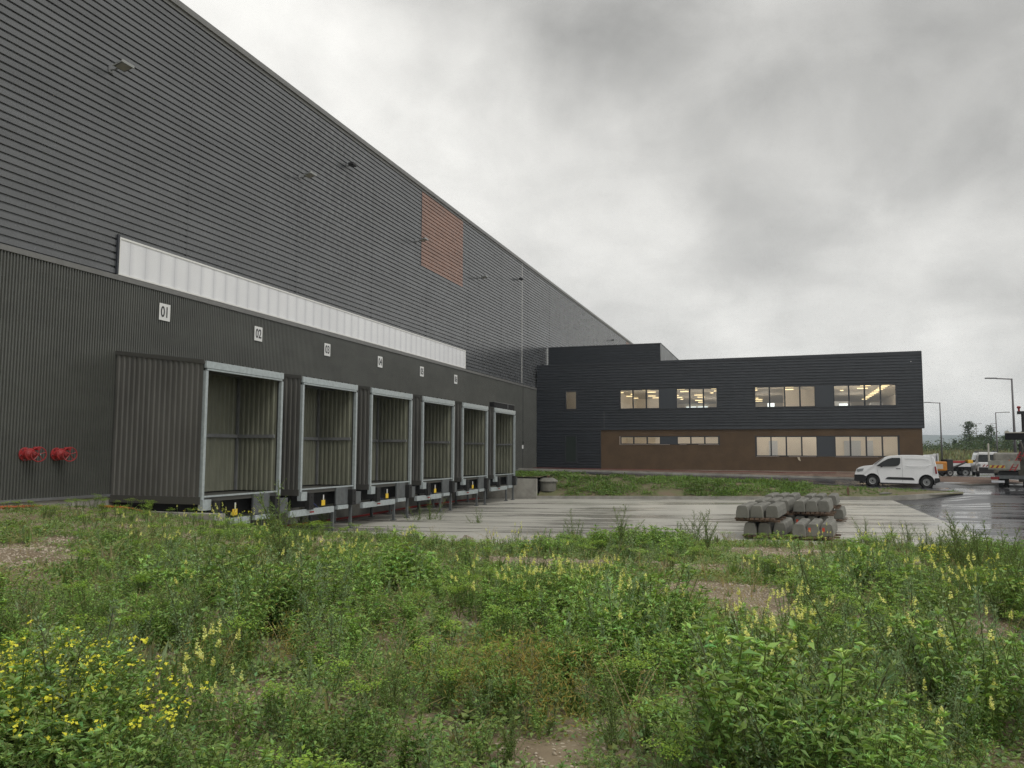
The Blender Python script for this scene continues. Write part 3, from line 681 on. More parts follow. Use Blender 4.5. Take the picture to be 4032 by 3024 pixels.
# rooms
q = MB(); q.box(OX0 + .1, OX1 - .05, D0 + .3, D0 + 24, 4.85, 4.9); op(q, 'upper_ceiling', INTC)
q = MB(); q.box(OX0 + .1, OX1 - .05, D0 + .3, D0 + 24, 2.35, 2.5); op(q, 'upper_floor', INTF)
q = MB(); q.box(OX0 + .1, OX1 - .05, D0 + 22, D0 + 22.1, 2.5, 4.85); q.box(OX1 - .12, OX1 - .05, D0 + .35, D0 + 22, 2.5, 4.85).box(OX0 + .1, OX0 + .2, D0 + .35, D0 + 22, 2.5, 4.85)
q.box(-12.2, -12.05, D0 + .35, D0 + 20, 2.5, 4.85); q.box(-2.9, -2.75, D0 + .35, D0 + 15, 2.5, 4.85).box(-12.05, -9.3, D0 + 13, D0 + 13.15, 2.5, 4.85); q.box(.4, 2.9, D0 + 5.2, D0 + 5.35, 2.5, 4.85).box(2.9, 3.05, D0 + .35, D0 + 5.35, 2.5, 4.85)
q.box(OX0 + .2, -12.2, D0 + 4, D0 + 4.1, 2.5, 4.85)
op(q, 'upper_partitions', INT)
q = MB(); q.box(OX0 + .1, OX1 - .2, D0 + .35, D0 + 12, 1.95, 2.0); op(q, 'lower_ceiling', INTC)
q = MB(); q.box(OX0 + .1, OX1 - .2, D0 + .35, D0 + 12, Z_FL - .05, Z_FL + .05); op(q, 'lower_floor', INTF)
q = MB(); q.box(OX0 + .1, -3, D0 + 9, D0 + 9.1, Z_FL, 1.95); q.box(-3, OX1 - .2, D0 + 3.3, D0 + 3.4, Z_FL, 1.95); q.box(-3.1, -3, D0 + .35, D0 + 9, Z_FL, 1.95); q.box(OX1 - .3, OX1 - .2, D0 + .35, D0 + 3.4, Z_FL, 1.95)
q.box(-12.3, -12.2, D0 + .35, D0 + 9, Z_FL, 1.95)
op(q, 'lower_partitions', INT)
q = MB(); q.box(4.4, 5.5, D0 + 3.24, D0 + 3.29, Z_FL, .95).box(-.7, -.1, D0 + 3.24, D0 + 3.29, Z_FL, .95).box(5.9, 6.3, D0 + 3.24, D0 + 3.29, Z_FL, .95); op(q, 'interior_door', INTG)
q = MB(); q.box(4.4, 5.6, D0 + 12, D0 + 12.6, 2.5, 4.3).box(7.0, 7.9, D0 + 11, D0 + 11.6, 2.5, 4.1).box(-6.8, -5.9, D0 + 19, D0 + 19.4, 2.5, 4.3).box(-9.0, -8.3, D0 + 20, D0 + 20.4, 2.5, 4.2); op(q, 'interior_cabinet', INTG)
q = MB()
for x, z, w_, y in ((-.75, 3.6, .5, 5.0), (3.95 + .6, 3.72, .62, 9.0)): q.box(x, x + w_, D0 + y, D0 + y + .02, z - .12, z + .22)
for x in (-8.6, -7.5, -5.0, -3.9): q.box(x, x + .95, D0 + 21.9, D0 + 21.95, 4.35, 4.60)
op(q, 'far_window', LITW)
def striplight(x, y, z, w_=1.05, d_=.22):
    q = MB(); q.box(x, x + w_, D0 + y, D0 + y + d_, z - .05, z); return op(q, 'ceiling_light', LIT)
def hit_plane(px, py, z):
    r_ = RW @ n3([px - 2016, py - 1512, F_PX]); return r_ * z / r_[2]
SL6 = [(1100, 605, 35), (1170, 640, 70), (1235, 658, 50), (1195, 620, 15), (1315, 578, 35), (1300, 688, 70), (1345, 704, 70), (1365, 577, 30), (1390, 600, 80), (1392, 637, 75), (1433, 655, 70), (1670, 571, 85), (1707, 594, 82), (1640, 633, 25),
       (1656, 652, 62), (1683, 669, 25), (1843, 628, 80), (1870, 648, 70), (1846, 680, 70), (1866, 697, 50), (1997, 565, 60), (2010, 588, 35), (1973, 607, 30), (560, 637, 14), (608, 652, 24)]
SL7 = [(430, 557, 25), (432, 580, 30), (445, 658, 25), (460, 671, 70), (460, 687, 70), (753, 549, 85), (752, 574, 85), (833, 590, 25), (1265, 583, 30), (1475, 536, 60), (1447, 563, 60), (1512, 536, 60), (1499, 562, 30)] + [(1690 - 20.5 * k, 532 + 13.6 * k, 66 - 2 * k) for k in range(11)]
for L_, ox in ((SL6, 2000), (SL7, 2800)):
    for (zx, zy, w_) in L_:
        p_ = hit_plane(ox + zx / 2.458, 1300 + zy / 2.458, 4.76); k_ = p_[1] / F_PX / 2.458 * 1.05
        y_ = min(max(p_[1] - D0, .6), 21); q = MB(); q.box(p_[0] - w_ * k_ * .45, p_[0] + w_ * k_ * .45, D0 + y_, D0 + y_ + .08, 4.735, 4.785); op(q, 'ceiling_light', LIT)
for x, y in ((-10.9, 3), (-10.1, 5.2), (-9.3, 3.6), (-8.9, 6), (-8.3, 2.7), (-6.6, 4.0), (-5.8, 6), (-4.8, 3.1), (-4.7, 5), (-7.0, 2.7)): striplight(x, y, 1.95, .5, .2)
for x, y in ((-.9, 1.6), (4.7, 1.4), (.9, 1.2)): striplight(x, y, 1.95, .6, .2)
def room_light(x, y, z, e):  # unseen point lights added to carry the ceiling strips' light
    l = bpy.data.lights.new('room_fill_light', 'POINT'); l.energy = e; l.color = (1, .91, .77); l.shadow_soft_size = .0
    o = bpy.data.objects.new('room_fill_light', l); COL.objects.link(o); o.location = (x, D0 + y, z); o.parent = OF; o.matrix_parent_inverse = Matrix.Translation(OF.location).inverted()
for x, y, z, e in ((-10.0, 4, 4.6, 60), (-6, 5, 4.6, 70), (-8, 11, 4.6, 80), (-5, 14, 4.6, 80), (-.8, 3, 4.6, 40), (1.4, 3, 4.6, 40), (4.5, 4, 4.6, 75), (7, 5, 4.6, 75), (6, 11, 4.6, 80), (-1, 10, 4.6, 50), (-14.6, 2.2, 4.6, 16),
                   (-9.5, 4, 1.8, 120), (-5.5, 4, 1.8, 120), (-.6, 1.6, 1.75, 50), (2.8, 1.6, 1.75, 42), (6.6, 1.6, 1.75, 50)): room_light(x, y, z, e)

def window_strip(x0, x1, z0, z1, n, y, infill=None):
    """frame with n panes either side of a blank infill panel (or n panes only)"""
    spans = [(x0, x1)] if infill is None else [(x0, infill[0]), (infill[1], x1)]
    for (a, b) in spans:
        f = MB(); fw = .06
        f.box(a, b, y - .03, y + .06, z1 - fw, z1).box(a, b, y - .03, y + .06, z0, z0 + fw)
        f.box(a, a + fw, y - .03, y + .06, z0 + fw, z1 - fw).box(b - fw, b, y - .03, y + .06, z0 + fw, z1 - fw)
        w_ = (b - a) / n
        for k in range(1, n): f.box(a + k * w_ - .05, a + k * w_ + .05, y - .03, y + .06, z0 + fw, z1 - fw)
        fo = op(f, 'window', DARKTRIM)
        for k in range(n):
            g = MB(); g.box(a + k * w_ + .05, a + (k + 1) * w_ - .05, y + .0, y + .012, z0 + fw, z1 - fw)
            go = g.build('pane', GLASS); go.parent = fo; go.matrix_parent_inverse = fo.matrix_world.inverted() if False else (Matrix.Translation(OF.location) ).inverted() if False else Matrix.Identity(4)
    if infill:
        q = MB(); q.box(infill[0] + .002, infill[1] - .002, y - .02, y + .05, z0 + .005, z1 - .005); op(q, 'infill_panel', mat('infill_blue_grey', (.045, .052, .062), .45))
    # surround closing the joint to the wall
    q = MB(); q.box(x0 - .06, x0 - .001, D0 - .022, y + .40, z0 - .06, z1 + .045).box(x1 + .001, x1 + .06, D0 - .022, y + .40, z0 - .06, z1 + .045).box(x0, x1, D0 - .022 if z0 > 2 else y - .04, y + .40, z1 + .001, z1 + .045 if z0 > 2 else z1 + .012).box(x0, x1, D0 - .022 if z0 > 2 else y - .04, y + .40, z0 - .06 if z0 > 2 else z0 - .012, z0 - .001)
    if z0 < 2: q.v = [(vx, max(vy, y - .04), vz) for vx, vy, vz in q.v]
    op(q, 'window_surround', DARKTRIM)
    # reveal behind, to the rooms
    r = MB(); r.box(x0, x1, y + .062, D0 + .36, z1 - .012, z1 - .002).box(x0, x1, y + .062, D0 + .36, z0 + .002, z0 + .012); op(r, 'window_reveal', DARKTRIM)
window_strip(-15.23, -14.35, 3.25, 4.665, 1, D0 + .0)
window_strip(-11.07, -4.085, 3.23, 4.68, 3, D0 + .0, (-8.155, -6.97))
window_strip(-1.548, 7.498, 3.21, 4.68, 4, D0 + .0, (2.452, 3.594))
window_strip(-11.06, -4.03, .652, 1.233, 3, BY0 + .03, (-8.13, -6.96))
window_strip(-1.52, 7.535, -.168, 1.218, 4, BY0 + .03, (2.49, 3.592))
q = MB(); q.box(-15.30, -14.32, D0 + .0, D0 + .06, -.74, 1.34).box(-15.30, -15.2, D0 - .03, D0, -.74, 1.34).box(-14.42, -14.32, D0 - .03, D0, -.74, 1.34).box(-15.2, -14.42, D0 - .03, D0, 1.26, 1.34).box(-15.2, -14.42, D0 - .03, D0, -.74, -.66); dd = op(q, 'side_door', DARKTRIM)
q = MB(); q.box(-15.18, -14.44, D0 - .012, D0 - .003, -.64, 1.24); op(q, 'door_glass', mat('door_dark_glass', (.03, .04, .036), .08, spec=.7))
q = MB()
for x0, x1, z in ((-11.05, -4.05, .635), (-1.5, 2.4, -.19), (3.6, 7.5, -.19)):
    x = x0
    while x < x1:
        l = random.uniform(.4, 1.1)
        if random.random() < .6: q.box(x, min(x + l, x1), BY0 - .035, BY0 - .005, z - .012, z + .01)
        x += l
q.box(-11.13, -11.08, BY0 - .02, BY0 - .002, .62, 1.24)
op(q, 'sill_film', mat('pale_film', (.52, .44, .38), .6))
q = MB(); q.prism([(1.25, -.42), (1.40, -.50), (1.32, -.23), (1.18, -.22)], 'Y', BY0 - .05, BY0 - .04); op(q, 'loose_film', mat('pale_film2', (.62, .54, .40), .6))
q = MB(); q.box(8.42, 8.47, D0 - .05, D0, 6.12, 6.17); op(q, 'small_sensor', SIGNW)
for k, (x, z0, z1) in enumerate(((-12.28, Z_FL, 3.0),)):
    q = MB(); q.box(x, x + .02, D0 - .006, D0 + .004, 1.85, 3.1); op(q, 'cladding_joint', GREYM)
# rooftop plant block
RB = MB(); rx0, rx1, ry0, ry1, rz1 = -17.5, -8.52, 61.8, 76, 8.47
RB.sheet([(d, z) for d, z in hprof(6.2, rz1, ry0, -1, .03)], 'X', rx0, rx1); op(RB, 'rooftop_block', mat('roof_black_cladding', (.022, .027, .034), .45, var=.1))
q = MB(); q.box(rx0, rx1 - .01, ry0 + .07, ry1, 6.2, rz1 - .01); op(q, 'rooftop_core', DARKTRIM)
q = MB(); q.box(rx1 - .012, rx1 + .02, ry0 - .01, ry1, 6.2, rz1); op(q, 'rooftop_side', mat('stained_skylit_membrane', (.12, .125, .125), .5, col2=(.26, .27, .27), vscale=2.5, vstretch=(1, 1, .4)))  # stains, plus the skylit facing put into a lighter base colour
q = MB(); q.box(rx0, rx1 + .05, ry0 - .03, ry1, rz1, rz1 + .04); op(q, 'rooftop_cap', GREYM)
q = MB(); q.box(WX, WX + .12, ry0 - .05, ry0 - .035, 6.4, 8.4)
for k in range(9): q.box(WX + .0, WX + .14, ry0 - .07, ry0 - .055, 6.6 + k * .2, 6.7 + k * .2)
op(q, 'toothed_joint_strip', mat('pale_flashing', (.55, .56, .56), .4))

# hoses
def hose(name, pts, r, m, label, cat):
    q = MB(); P = [Vector(p) for p in pts]; out = []
    for a, b in zip(P, P[1:]):
        for t in np.linspace(0, 1, 8, endpoint=False): out.append(a.lerp(b, t) + Vector((random.uniform(-.02, .02), random.uniform(-.05, .05), random.uniform(0, .012))))
    out.append(P[-1]); q.tube(out, r, 6); o = q.build(name, m, smooth=True); return tag(o, label, cat)
hose('hose', [(-16.9, 18.2, yard_z(-16.9) + .05), (-17.1, 24, yard_z(-17) + .05), (-16.8, 30, yard_z(-17) + .05), (-17.2, 37, yard_z(-17) + .05), (-16.9, 44.6, yard_z(-17) + .05)], .045, REDH, 'red pipe lying along the foot of the dock wall', 'hose')
def ds(x, y): return float(road_z(np.array(x), np.array(54.)) + .10 + (Z_FL - .02 - road_z(np.array(x), np.array(54.)) - .10) * max(0, min(1, (y - 54.1) / 4.2)) ** .8)
hp = [(-17.2, 56.5), (-15.5, 56.8), (-12, 56.3), (-8, 56.7), (-4.5, 55.8), (-1.5, 56.4), (.5, 55.6), (3.5, 56.5)]
hose('hose', [(x, y, ds(x, y) + .06) for x, y in hp], .022, mat('dark_red_hose', (.16, .03, .025), .5), 'thin red hose snaking over the earth below the office', 'hose')
hose('duct', [(-17.3, 12.2, -1.33), (-17.2, 14.0, -1.31), (-17.25, 15.2, -1.36)], .04, ORANGED, 'orange duct lying at the wall foot below the red valves', 'duct')
hose('duct', [(-17.3, 17.0, -1.46), (-16.6, 17.15, -1.50), (-15.9, 17.1, -1.58)], .04, ORANGED, 'orange duct lying by the corner of the nearest dock box', 'duct')
# manhole ring, stake, debris, rock, small box
mh = empty('manhole', (-13.1, 46.2, -2.25), 'concrete manhole shaft with pale conical ring in the bank', 'manhole')
q = MB(); q.lathe([(.50, 0), (.50, .52), (.44, .54), (.44, .0)], (0, 0, 0), 'Z', 20); q.build('shaft', mat('concrete_dark', (.15, .145, .125), .8, var=.2, vscale=3), mh)
q = MB(); q.lathe([(.0, .545), (.60, .545), (.60, .60), (.36, .76), (.30, .78), (0, .78)], (0, 0, 0), 'Z', 20); q.build('cone_ring', CONC_BLK, mh)
q = MB(); q.tube([(0, .0, .78), (.05, .02, .86), (-.03, .0, .95)], [.16, .10, .02], 6); q.build('rusty_cap', WOOD, mh)
q = MB(); q.box(3.33, 3.44, 45.7, 45.8, -2.5, -1.74); o = q.build('wooden_stake', mat('rusty_stake', (.14, .085, .05), .8, var=.3, vscale=6)); tag(o, 'upright rusty brown stake in the grass behind the concrete blocks', 'stake')
q = MB(); q.prism([(0, 0), (.5, .05), (.62, .18), (.3, .28), (.05, .16)], 'Z', 0, .05); o = q.build('debris_slab', CONC_BLK, loc=(4.9, 45.85, -2.08)); o.rotation_euler = (.25, 0, 0); tag(o, 'flat pale slab lying on the grass in front of the van', 'debris')
q = MB(); q.box(-.11, .11, -.1, .1, 0, .16); o = q.build('small_white_box', mat('off_white', (.5, .5, .47), .6), loc=(-16.9, 50.5, -1.30)); tag(o, 'small white box at the foot of the wall beyond the docks', 'box')
def rock(name, loc, s, m, label, seed=3):
    bm = bmesh.new(); bmesh.ops.create_icosphere(bm, subdivisions=2, radius=1); r_ = random.Random(seed)
    for v in bm.verts:
        k = .75 + .4 * r_.random(); v.co = Vector((v.co.x * s[0] * k, v.co.y * s[1] * k, v.co.z * s[2] * k))
    me = bpy.data.meshes.new(name); bm.to_mesh(me); bm.free(); me.materials.append(m); o = bpy.data.objects.new(name, me); COL.objects.link(o); o.location = loc; return tag(o, label, 'rock')
rock('rock', (-6.95, 17.6, float(meadow_z(-6.95, 17.6)) + .08), (.17, .14, .15), mat('rock_brown', (.22, .17, .145), .85, col2=(.42, .39, .34), vscale=5), 'angular brown and grey rock lying in the weeds in front of the yard')

# ---------------------------------------------------------------- stacked concrete blocks
def block_mesh(red):
    L = 2.2; q = MB(); prof = [(-.178, 0), (.178, 0), (.172, .17), (.135, .315), (.10, .345), (-.10, .345), (-.135, .315), (-.172, .17)]
    q.prism(prof, 'Y', 0, L)
    return q
BLK = {}
def block(px, py, pz, red, label, zscale=1):
    key = red
    if key not in BLK:
        o = block_mesh(red).build('concrete_block', CONC_BLK, bevel=.015)
        r = MB()
        for yy in (.42, 1.72):      # lifting recesses as flat dark ovals, their shade put into the colour
            pts = [(.062 * math.cos(t), yy + .15 * math.sin(t)) for t in np.linspace(0, 2 * math.pi, 16, endpoint=False)]
            r.prism(pts, 'Z', .3455, .3475)
        ro = r.build('lifting_recess_shade', mat('recess_shadow', (.13, .125, .11), .9), o)
        if red:
            m_ = MB(); m_.box(-.11, -.05, -.004, -.001, .13, .24); m_.build('red_mark', mat('red_spray', (.62, .07, .03), .6), o)
        BLK[key] = o; c = o
    else: c = copy_tree(BLK[key])
    c.location = (px, py, pz); c.rotation_euler = (0, 0, rad(-6.3)); tag(c, label, 'concrete block', 'grey concrete blocks stacked in the yard'); return c
def bearer(px, py, w_, label, z, h=.10):
    q = MB(); a = rad(-6.3)
    for k in (.25, 1.0, 1.75): q.box(-.22, w_, k, k + .12, 0, h * .55)
    for k in range(int((w_ + .2) / .14)): q.box(-.22 + k * .14, -.22 + k * .14 + .105, .05, 2.1, h * .55 + .001, h)
    o = q.build('timber_pallet', WOOD, loc=(px, py, z)); o.rotation_euler = (0, 0, a); return tag(o, label, 'pallet', 'dark timber pallets under the concrete blocks')
COLN = ['left', 'middle', 'right']
yz = -2.416
# (stack name, first x, y front, dx, dy per column, layers)
def stack(nm, pts, yf, lower_shift, lower=True, red_low=None, upz=.60, ground_only=False):
    for k, (x, y) in enumerate(pts):
        if ground_only:
            red = k > 0
            block(x, y, yz + .13, red, ('%s block of the single front right row, %s' % (COLN[k].capitalize(), 'red mark on its end' if red else 'plain end')))
            continue
        block(x, y, yz + .13 + .345 + .12, False, '%s block on top of the %s stack' % (COLN[k].capitalize(), nm))
        if lower: block(x + lower_shift, y + .12, yz + .11, red_low == k, '%s block in the bottom layer of the %s stack%s' % (COLN[k].capitalize(), nm, ', red mark on its end' if red_low == k else ''))
    x, y = pts[0]
    if ground_only: bearer(x, y, 1.0, 'timber pallet under the single front right row of blocks', yz + .01, .115); return
    bearer(x, y, 1.0, 'timber pallet between the two layers of the %s stack' % nm, yz + .13 + .345 + .005, .11)
    if lower: bearer(x + lower_shift, y + .1, 1.0, 'timber pallet under the bottom layer of the %s stack' % nm, yz + .005, .10)
stack('front left', [(-1.043, 23.94), (-.655, 24.066), (-.236, 24.208)], 0, .20)
stack('middle left', [(-.642, 26.926), (-.28, 27.046), (.088, 27.169)], 0, .22)
stack('rear left', [(-.39, 30.50), (-.016, 30.626), (.348, 30.747)], 0, .2)
stack('middle right', [(.553, 27.0), (.925, 27.12), (1.286, 27.24)], 0, .02, red_low=0)
stack('rear right', [(.955, 30.65), (1.31, 30.77), (1.735, 30.91)], 0, .22)
stack('front right', [(.471, 23.85), (.83, 23.966), (1.20, 24.086)], 0, 0, ground_only=True)

# ---------------------------------------------------------------- vehicles
def wheel(parent, x, y, z, R, w_, name='wheel', side=-1):
    q = MB(); q.lathe([(R * .60, -w_ / 2), (R * .93, -w_ / 2), (R, -w_ / 2 + .03), (R, w_ / 2 - .03), (R * .93, w_ / 2), (R * .60, w_ / 2)], (0, 0, 0), 'Y', 24)
    o = q.build(name, TYRE, parent, loc=(x, y, z))
    q = MB(); s = side
    q.lathe([(R * .61, s * w_ * .46), (R * .58, s * w_ * .40), (R * .46, s * w_ * .30), (R * .40, s * w_ * .42), (R * .22, s * w_ * .44), (R * .20, s * w_ * .30), (0, s * w_ * .30)], (0, 0, 0), 'Y', 24)
    q.mi = 1; q.lathe([(R * .16, s * w_ * .31), (R * .15, s * w_ * .47), (0, s * w_ * .47)], (0, 0, 0), 'Y', 12)
    for k in range(10):
        t = 2 * math.pi * k / 10; q.lathe([(.018, s * w_ * .47), (0, s * w_ * .475)], (R * .31 * math.cos(t), 0, R * .31 * math.sin(t)), 'Y', 6)
    q.build('rim', [STEELW, PLASTIC], o, smooth=False)
    return o
def arc(cx, cz, R, a0, a1, n=10): return [(cx + R * math.cos(rad(a)), cz + R * math.sin(rad(a))) for a in np.linspace(a0, a1, n)]
def make_van(root, L=4.75, H=1.84, xf=1.04, xr=4.02, wr=.335):
    prof = [(.03, .30), (.0, .45), (.0, .66), (.05, .80), (.13, .99), (.28, 1.09), (.55, 1.17), (.95, 1.21), (1.08, 1.25), (1.36, 1.46), (1.66, 1.66), (1.80, 1.73), (2.05, 1.79), (2.7, 1.84), (3.5, 1.85), (4.15, 1.81), (4.38, 1.77), (4.46, 1.70), (4.55, 1.30), (4.62, .95), (4.66, .70), (4.70, .55), (4.68, .32)]
    prof += [(xr + .42, .24)] + arc(xr, .33, .41, -8, 188, 14) + [(xr - .44, .22), (xf + .44, .22)] + arc(xf, .33, .41, -8, 188, 14) + [(xf - .42, .22)]
    q = MB(); HW = .92; q.prism(prof, 'Y', -HW, HW); body = q.build('body', VANW, root, smooth=False)
    for v in body.data.vertices:                  # tumblehome and rounded nose in plan
        s = 1.0
        if v.co.z > 1.12: s -= .15 * ((v.co.z - 1.12) / .73) ** 1.3
        if v.co.x < .9 and v.co.z > .2: s -= .13 * ((.9 - v.co.x) / .9) ** 2
        if v.co.x > 4.4: s -= .03
        v.co.y *= s
    b = body.modifiers.new('bevel', 'BEVEL'); b.width = .05; b.segments = 3; b.limit_method = 'ANGLE'; b.angle_limit = rad(40)
    body.data.polygons.foreach_set('use_smooth', [True] * len(body.data.polygons)); 
    wn = body.modifiers.new('wn', 'WEIGHTED_NORMAL'); wn.keep_sharp = False
    def yside(x, z, off=.006):
        s = 1.0
        if z > 1.12: s -= .15 * ((z - 1.12) / .73) ** 1.3
        if x < .9: s -= .13 * ((.9 - x) / .9) ** 2
        return -HW * s - off
    def side_panel(name, pts, m, off=.006, both=True, parent=root):
        for sg in ((1, -1) if both else (1,)):
            c = MB(); c.quad(*[(x, sg * yside(x, z, off), z) for x, z in pts]); c.quad(*[(x, sg * (yside(x, z, off) + .008), z) for x, z in pts]); 
            n = len(pts)
            for i in range(n):
                j = (i + 1) % n; c.f.append((i, j, n + j, n + i)); c.m.append(0)
            c.build(name, m, parent)
    side_panel('side_window', [(1.27, 1.185), (1.60, 1.43), (1.90, 1.60), (2.15, 1.67), (2.58, 1.68), (2.62, 1.62), (2.60, 1.36), (2.50, 1.24), (2.30, 1.19), (1.75, 1.165)], VGLASS)
    side_panel('rubbing_strip', [(1.75, .44), (1.86, .545), (1.96, .57), (3.20, .57), (3.30, .545), (3.38, .42)], PLASTIC, .012)
    side_panel('door_handle', [(2.36, 1.035), (2.36, 1.075), (2.62, 1.075), (2.62, 1.035)], PLASTIC, .03)
    side_panel('front_bumper', [(.015, .32), (.0, .66), (.30, .67), (.52, .66), (.68, .58), (.66, .42), (.62, .24), (.12, .26)], PLASTIC, .010)
    side_panel('rear_bumper', [(4.44, .56), (4.69, .58), (4.70, .34), (4.46, .26)], PLASTIC, .012)
    side_panel('headlight', [(.12, .86), (.16, .98), (.55, 1.035), (.50, .90), (.22, .82)], mat('headlamp', (.30, .32, .33), .12, spec=.8), .008)
    side_panel('tail_light', [(4.50, .80), (4.45, 1.22), (4.55, 1.23), (4.61, .82)], REDL, .01)
    # pressed side panel outline (raised rib) and door cut lines
    for sg in (1, -1):
        r = MB(); pts = [(2.92, 1.24), (3.05, 1.20), (3.9, 1.20), (4.12, 1.25), (4.25, 1.36)]
        r.tube([(x, sg * yside(x, z, .002), z) for x, z in pts], .016, 6); pts = [(2.88, 1.63), (3.8, 1.65), (4.05, 1.62), (4.2, 1.52)]
        r.tube([(x, sg * yside(x, z, .0), z) for x, z in pts], .012, 6); r.build('pressed_rib', VANW, root, smooth=True)
        r = MB()
        for pts in ([(1.42, .30), (1.36, .75), (1.30, 1.10)], [(2.72, .30), (2.72, 1.0), (2.68, 1.72)], [(4.36, .7), (4.40, 1.2), (4.30, 1.75)]):
            r.tube([(x, sg * yside(x, z, .001), z) for x, z in pts], .005, 4)
        r.build('door_gap', GREYM, root)
        m_ = MB(); m_.box(1.50, 1.62, *sorted((sg * 1.00, sg * .93)), 1.12, 1.27); m_.build('wing_mirror', PLASTIC, root, bevel=.02)
    # windscreen, grille, front bumper bar
    g = MB(); n_ = [(1.10, 1.275), (1.36, 1.472), (1.64, 1.655), (1.74, 1.705)]
    for (x0, z0), (x1, z1) in zip(n_, n_[1:]):
        a, b2 = -yside(x0, z0) * .93, -yside(x1, z1) * .93
        g.quad((x0 - .015, -a, z0 + .012), (x0 - .015, a, z0 + .012), (x1 - .015, b2, z1 + .012), (x1 - .015, -b2, z1 + .012))
    g.build('windscreen', VGLASS, root)
    side_panel('windscreen_edge', [(1.13, 1.262), (1.40, 1.475), (1.72, 1.685), (1.66, 1.615), (1.44, 1.455), (1.20, 1.275)], VGLASS, .004)
    g = MB(); g.box(-.03, .05, -.68, .68, .30, .62); g.mi = 1; g.box(-.035, -.03, -.26, .26, .40, .50); g.build('front_grille', [PLASTIC, SIGNW], root, bevel=.0)
    g = MB(); g.box(4.66, 4.74, -.80, .80, .34, .56); g.build('rear_bumper_bar', PLASTIC, root, bevel=.02)
    g = MB(); g.box(.3, 4.5, -.7, .7, .18, .5); g.build('underbody', BLACK, root)
    for x in (xf, xr):
        for sg in (-1, 1):
            wheel(root, x, sg * .80, wr, wr, .20, side=sg)
            r = MB(); r.tube([(a, sg * (HW + .004), b_) for a, b_ in arc(x, .33, .415, -8, 188, 16)], .018, 6); r.build('wheel_arch_trim', PLASTIC, root)
            r = MB(); r.lathe([(.40, -.02), (0, -.02)], (0, 0, 0), 'Y', 16); r.v = [(a + x, b_ + sg * .60, c + .33) for a, b_, c in r.v]; r.build('wheel_well', BLACK, root)
va = rad(-9)
vd = Vector((math.cos(va), math.sin(va), 0)); vl = Vector((-vd.y, vd.x, 0))
p_front = Vector((4.15, 51.2, 0))
org = p_front + vl * .92
van = empty('parked_van', (org.x, org.y, -1.85), 'white panel van parked side-on beside the grass bank', 'van', rz=va)
make_van(van); van.scale = (.937, 1, 1)
van.rotation_euler = (rad(0), rad(.7), va)

# white works van seen from the front, red and white stripes on the bonnet
v2 = empty('works_van', (0, 0, 0), 'white works van facing the camera with red striped bonnet', 'van')
q = MB(); pr = [(-.82, .30), (.82, .30), (.86, .9), (.80, 1.15), (.70, 1.62), (.60, 1.80), (-.60, 1.80), (-.70, 1.62), (-.80, 1.15), (-.86, .9)]
q.prism([(x, z) for x, z in pr], 'Y', .95, 4.2); q.prism([(-.80, .30), (.80, .30), (.83, .85), (.74, 1.06), (-.74, 1.06), (-.83, .85)], 'Y', .02, .95); q.build('body', VANW, v2, bevel=.06)
q = MB(); q.quad((-.70, .62, 1.10), (.70, .62, 1.10), (.60, .935, 1.62), (-.60, .935, 1.62)); q.quad((-.70, .62, 1.10), (-.60, .935, 1.62), (-.6, .96, 1.10)).quad((.70, .62, 1.10), (.60, .935, 1.62), (.6, .96, 1.10)); q.build('windscreen', VGLASS, v2)
q = MB(); q.box(-.72, .72, -.02, .05, .36, .70).box(-.84, .84, -.03, .4, .26, .42); q.build('front_bumper', PLASTIC, v2, bevel=.02)
q = MB()
for k in range(5): q.prism([(-.5 + k * .22, .74), (-.42 + k * .22, .74), (-.30 + k * .22, .90), (-.38 + k * .22, .90)], 'Y', .0, .015)
q.build('red_stripes', REDP, v2)
for sx in (-1, 1):
    q = MB(); q.box(*sorted((sx * .60, sx * .80)), -.01, .06, .76, .94); q.build('headlight', mat('headlamp'), v2, bevel=.02)
    q = MB(); q.box(*sorted((sx * .86, sx * 1.04)), .8, .86, 1.05, 1.22); q.build('wing_mirror', PLASTIC, v2, bevel=.02)
    q = MB(); q.quad((sx * .845, 1.1, 1.12), (sx * .845, 1.9, 1.12), (sx * .725, 1.9, 1.58), (sx * .725, 1.3, 1.58)).quad((sx * .845, 2.1, 1.12), (sx * .845, 3.0, 1.12), (sx * .725, 2.9, 1.58), (sx * .725, 2.1, 1.58)); q.build('side_window', VGLASS, v2)
    for y in (.75, 3.4):
        w_ = wheel(v2, sx * .74, y, .31, .31, .2, side=sx); w_.rotation_euler = (0, 0, rad(90))
q = MB(); q.box(-.6, .6, 1.5, 3.9, 1.86, 1.90).box(-.62, -.58, 1.5, 3.9, 1.80, 1.86).box(.58, .62, 1.5, 3.9, 1.80, 1.86); q.build('roof_rack', GREYM, v2)
v2.location = (13.2, 64.4, -1.79); v2.location = (14.55, 66.5, -1.62); v2.rotation_euler = (0, 0, rad(-6))

# orange boom lift behind the van
bl = empty('boom_lift', (10.75, 64.2, -1.54), 'orange and black boom lift half hidden behind the parked van', 'lift', rz=rad(18))
q = MB(); q.box(-1.3, .42, -.5, .5, .38, 1.04); q.build('engine_cover', ORG, bl, bevel=.06)
q = MB(); q.box(-.9, .1, -.512, -.504, .52, .86); q.build('cover_panel', mat('pale_cover', (.5, .48, .42), .6), bl)
q = MB(); q.box(-1.3, .8, -.45, .45, .22, .38).box(.42, .88, -.45, .45, .3, 1.2); q.build('turret', PLASTIC, bl, bevel=.05)
q = MB(); q.tube([(.8, 0, .5), (1.4, 0, .74), (2.1, 0, 1.02)], [.08, .07, .05], 6); q.build('boom', PLASTIC, bl)
q = MB(); q.box(2.05, 2.42, -.2, .2, .92, 1.16); q.build('yellow_head', mat('yellow_head', (.72, .42, .03), .5), bl, bevel=.03)
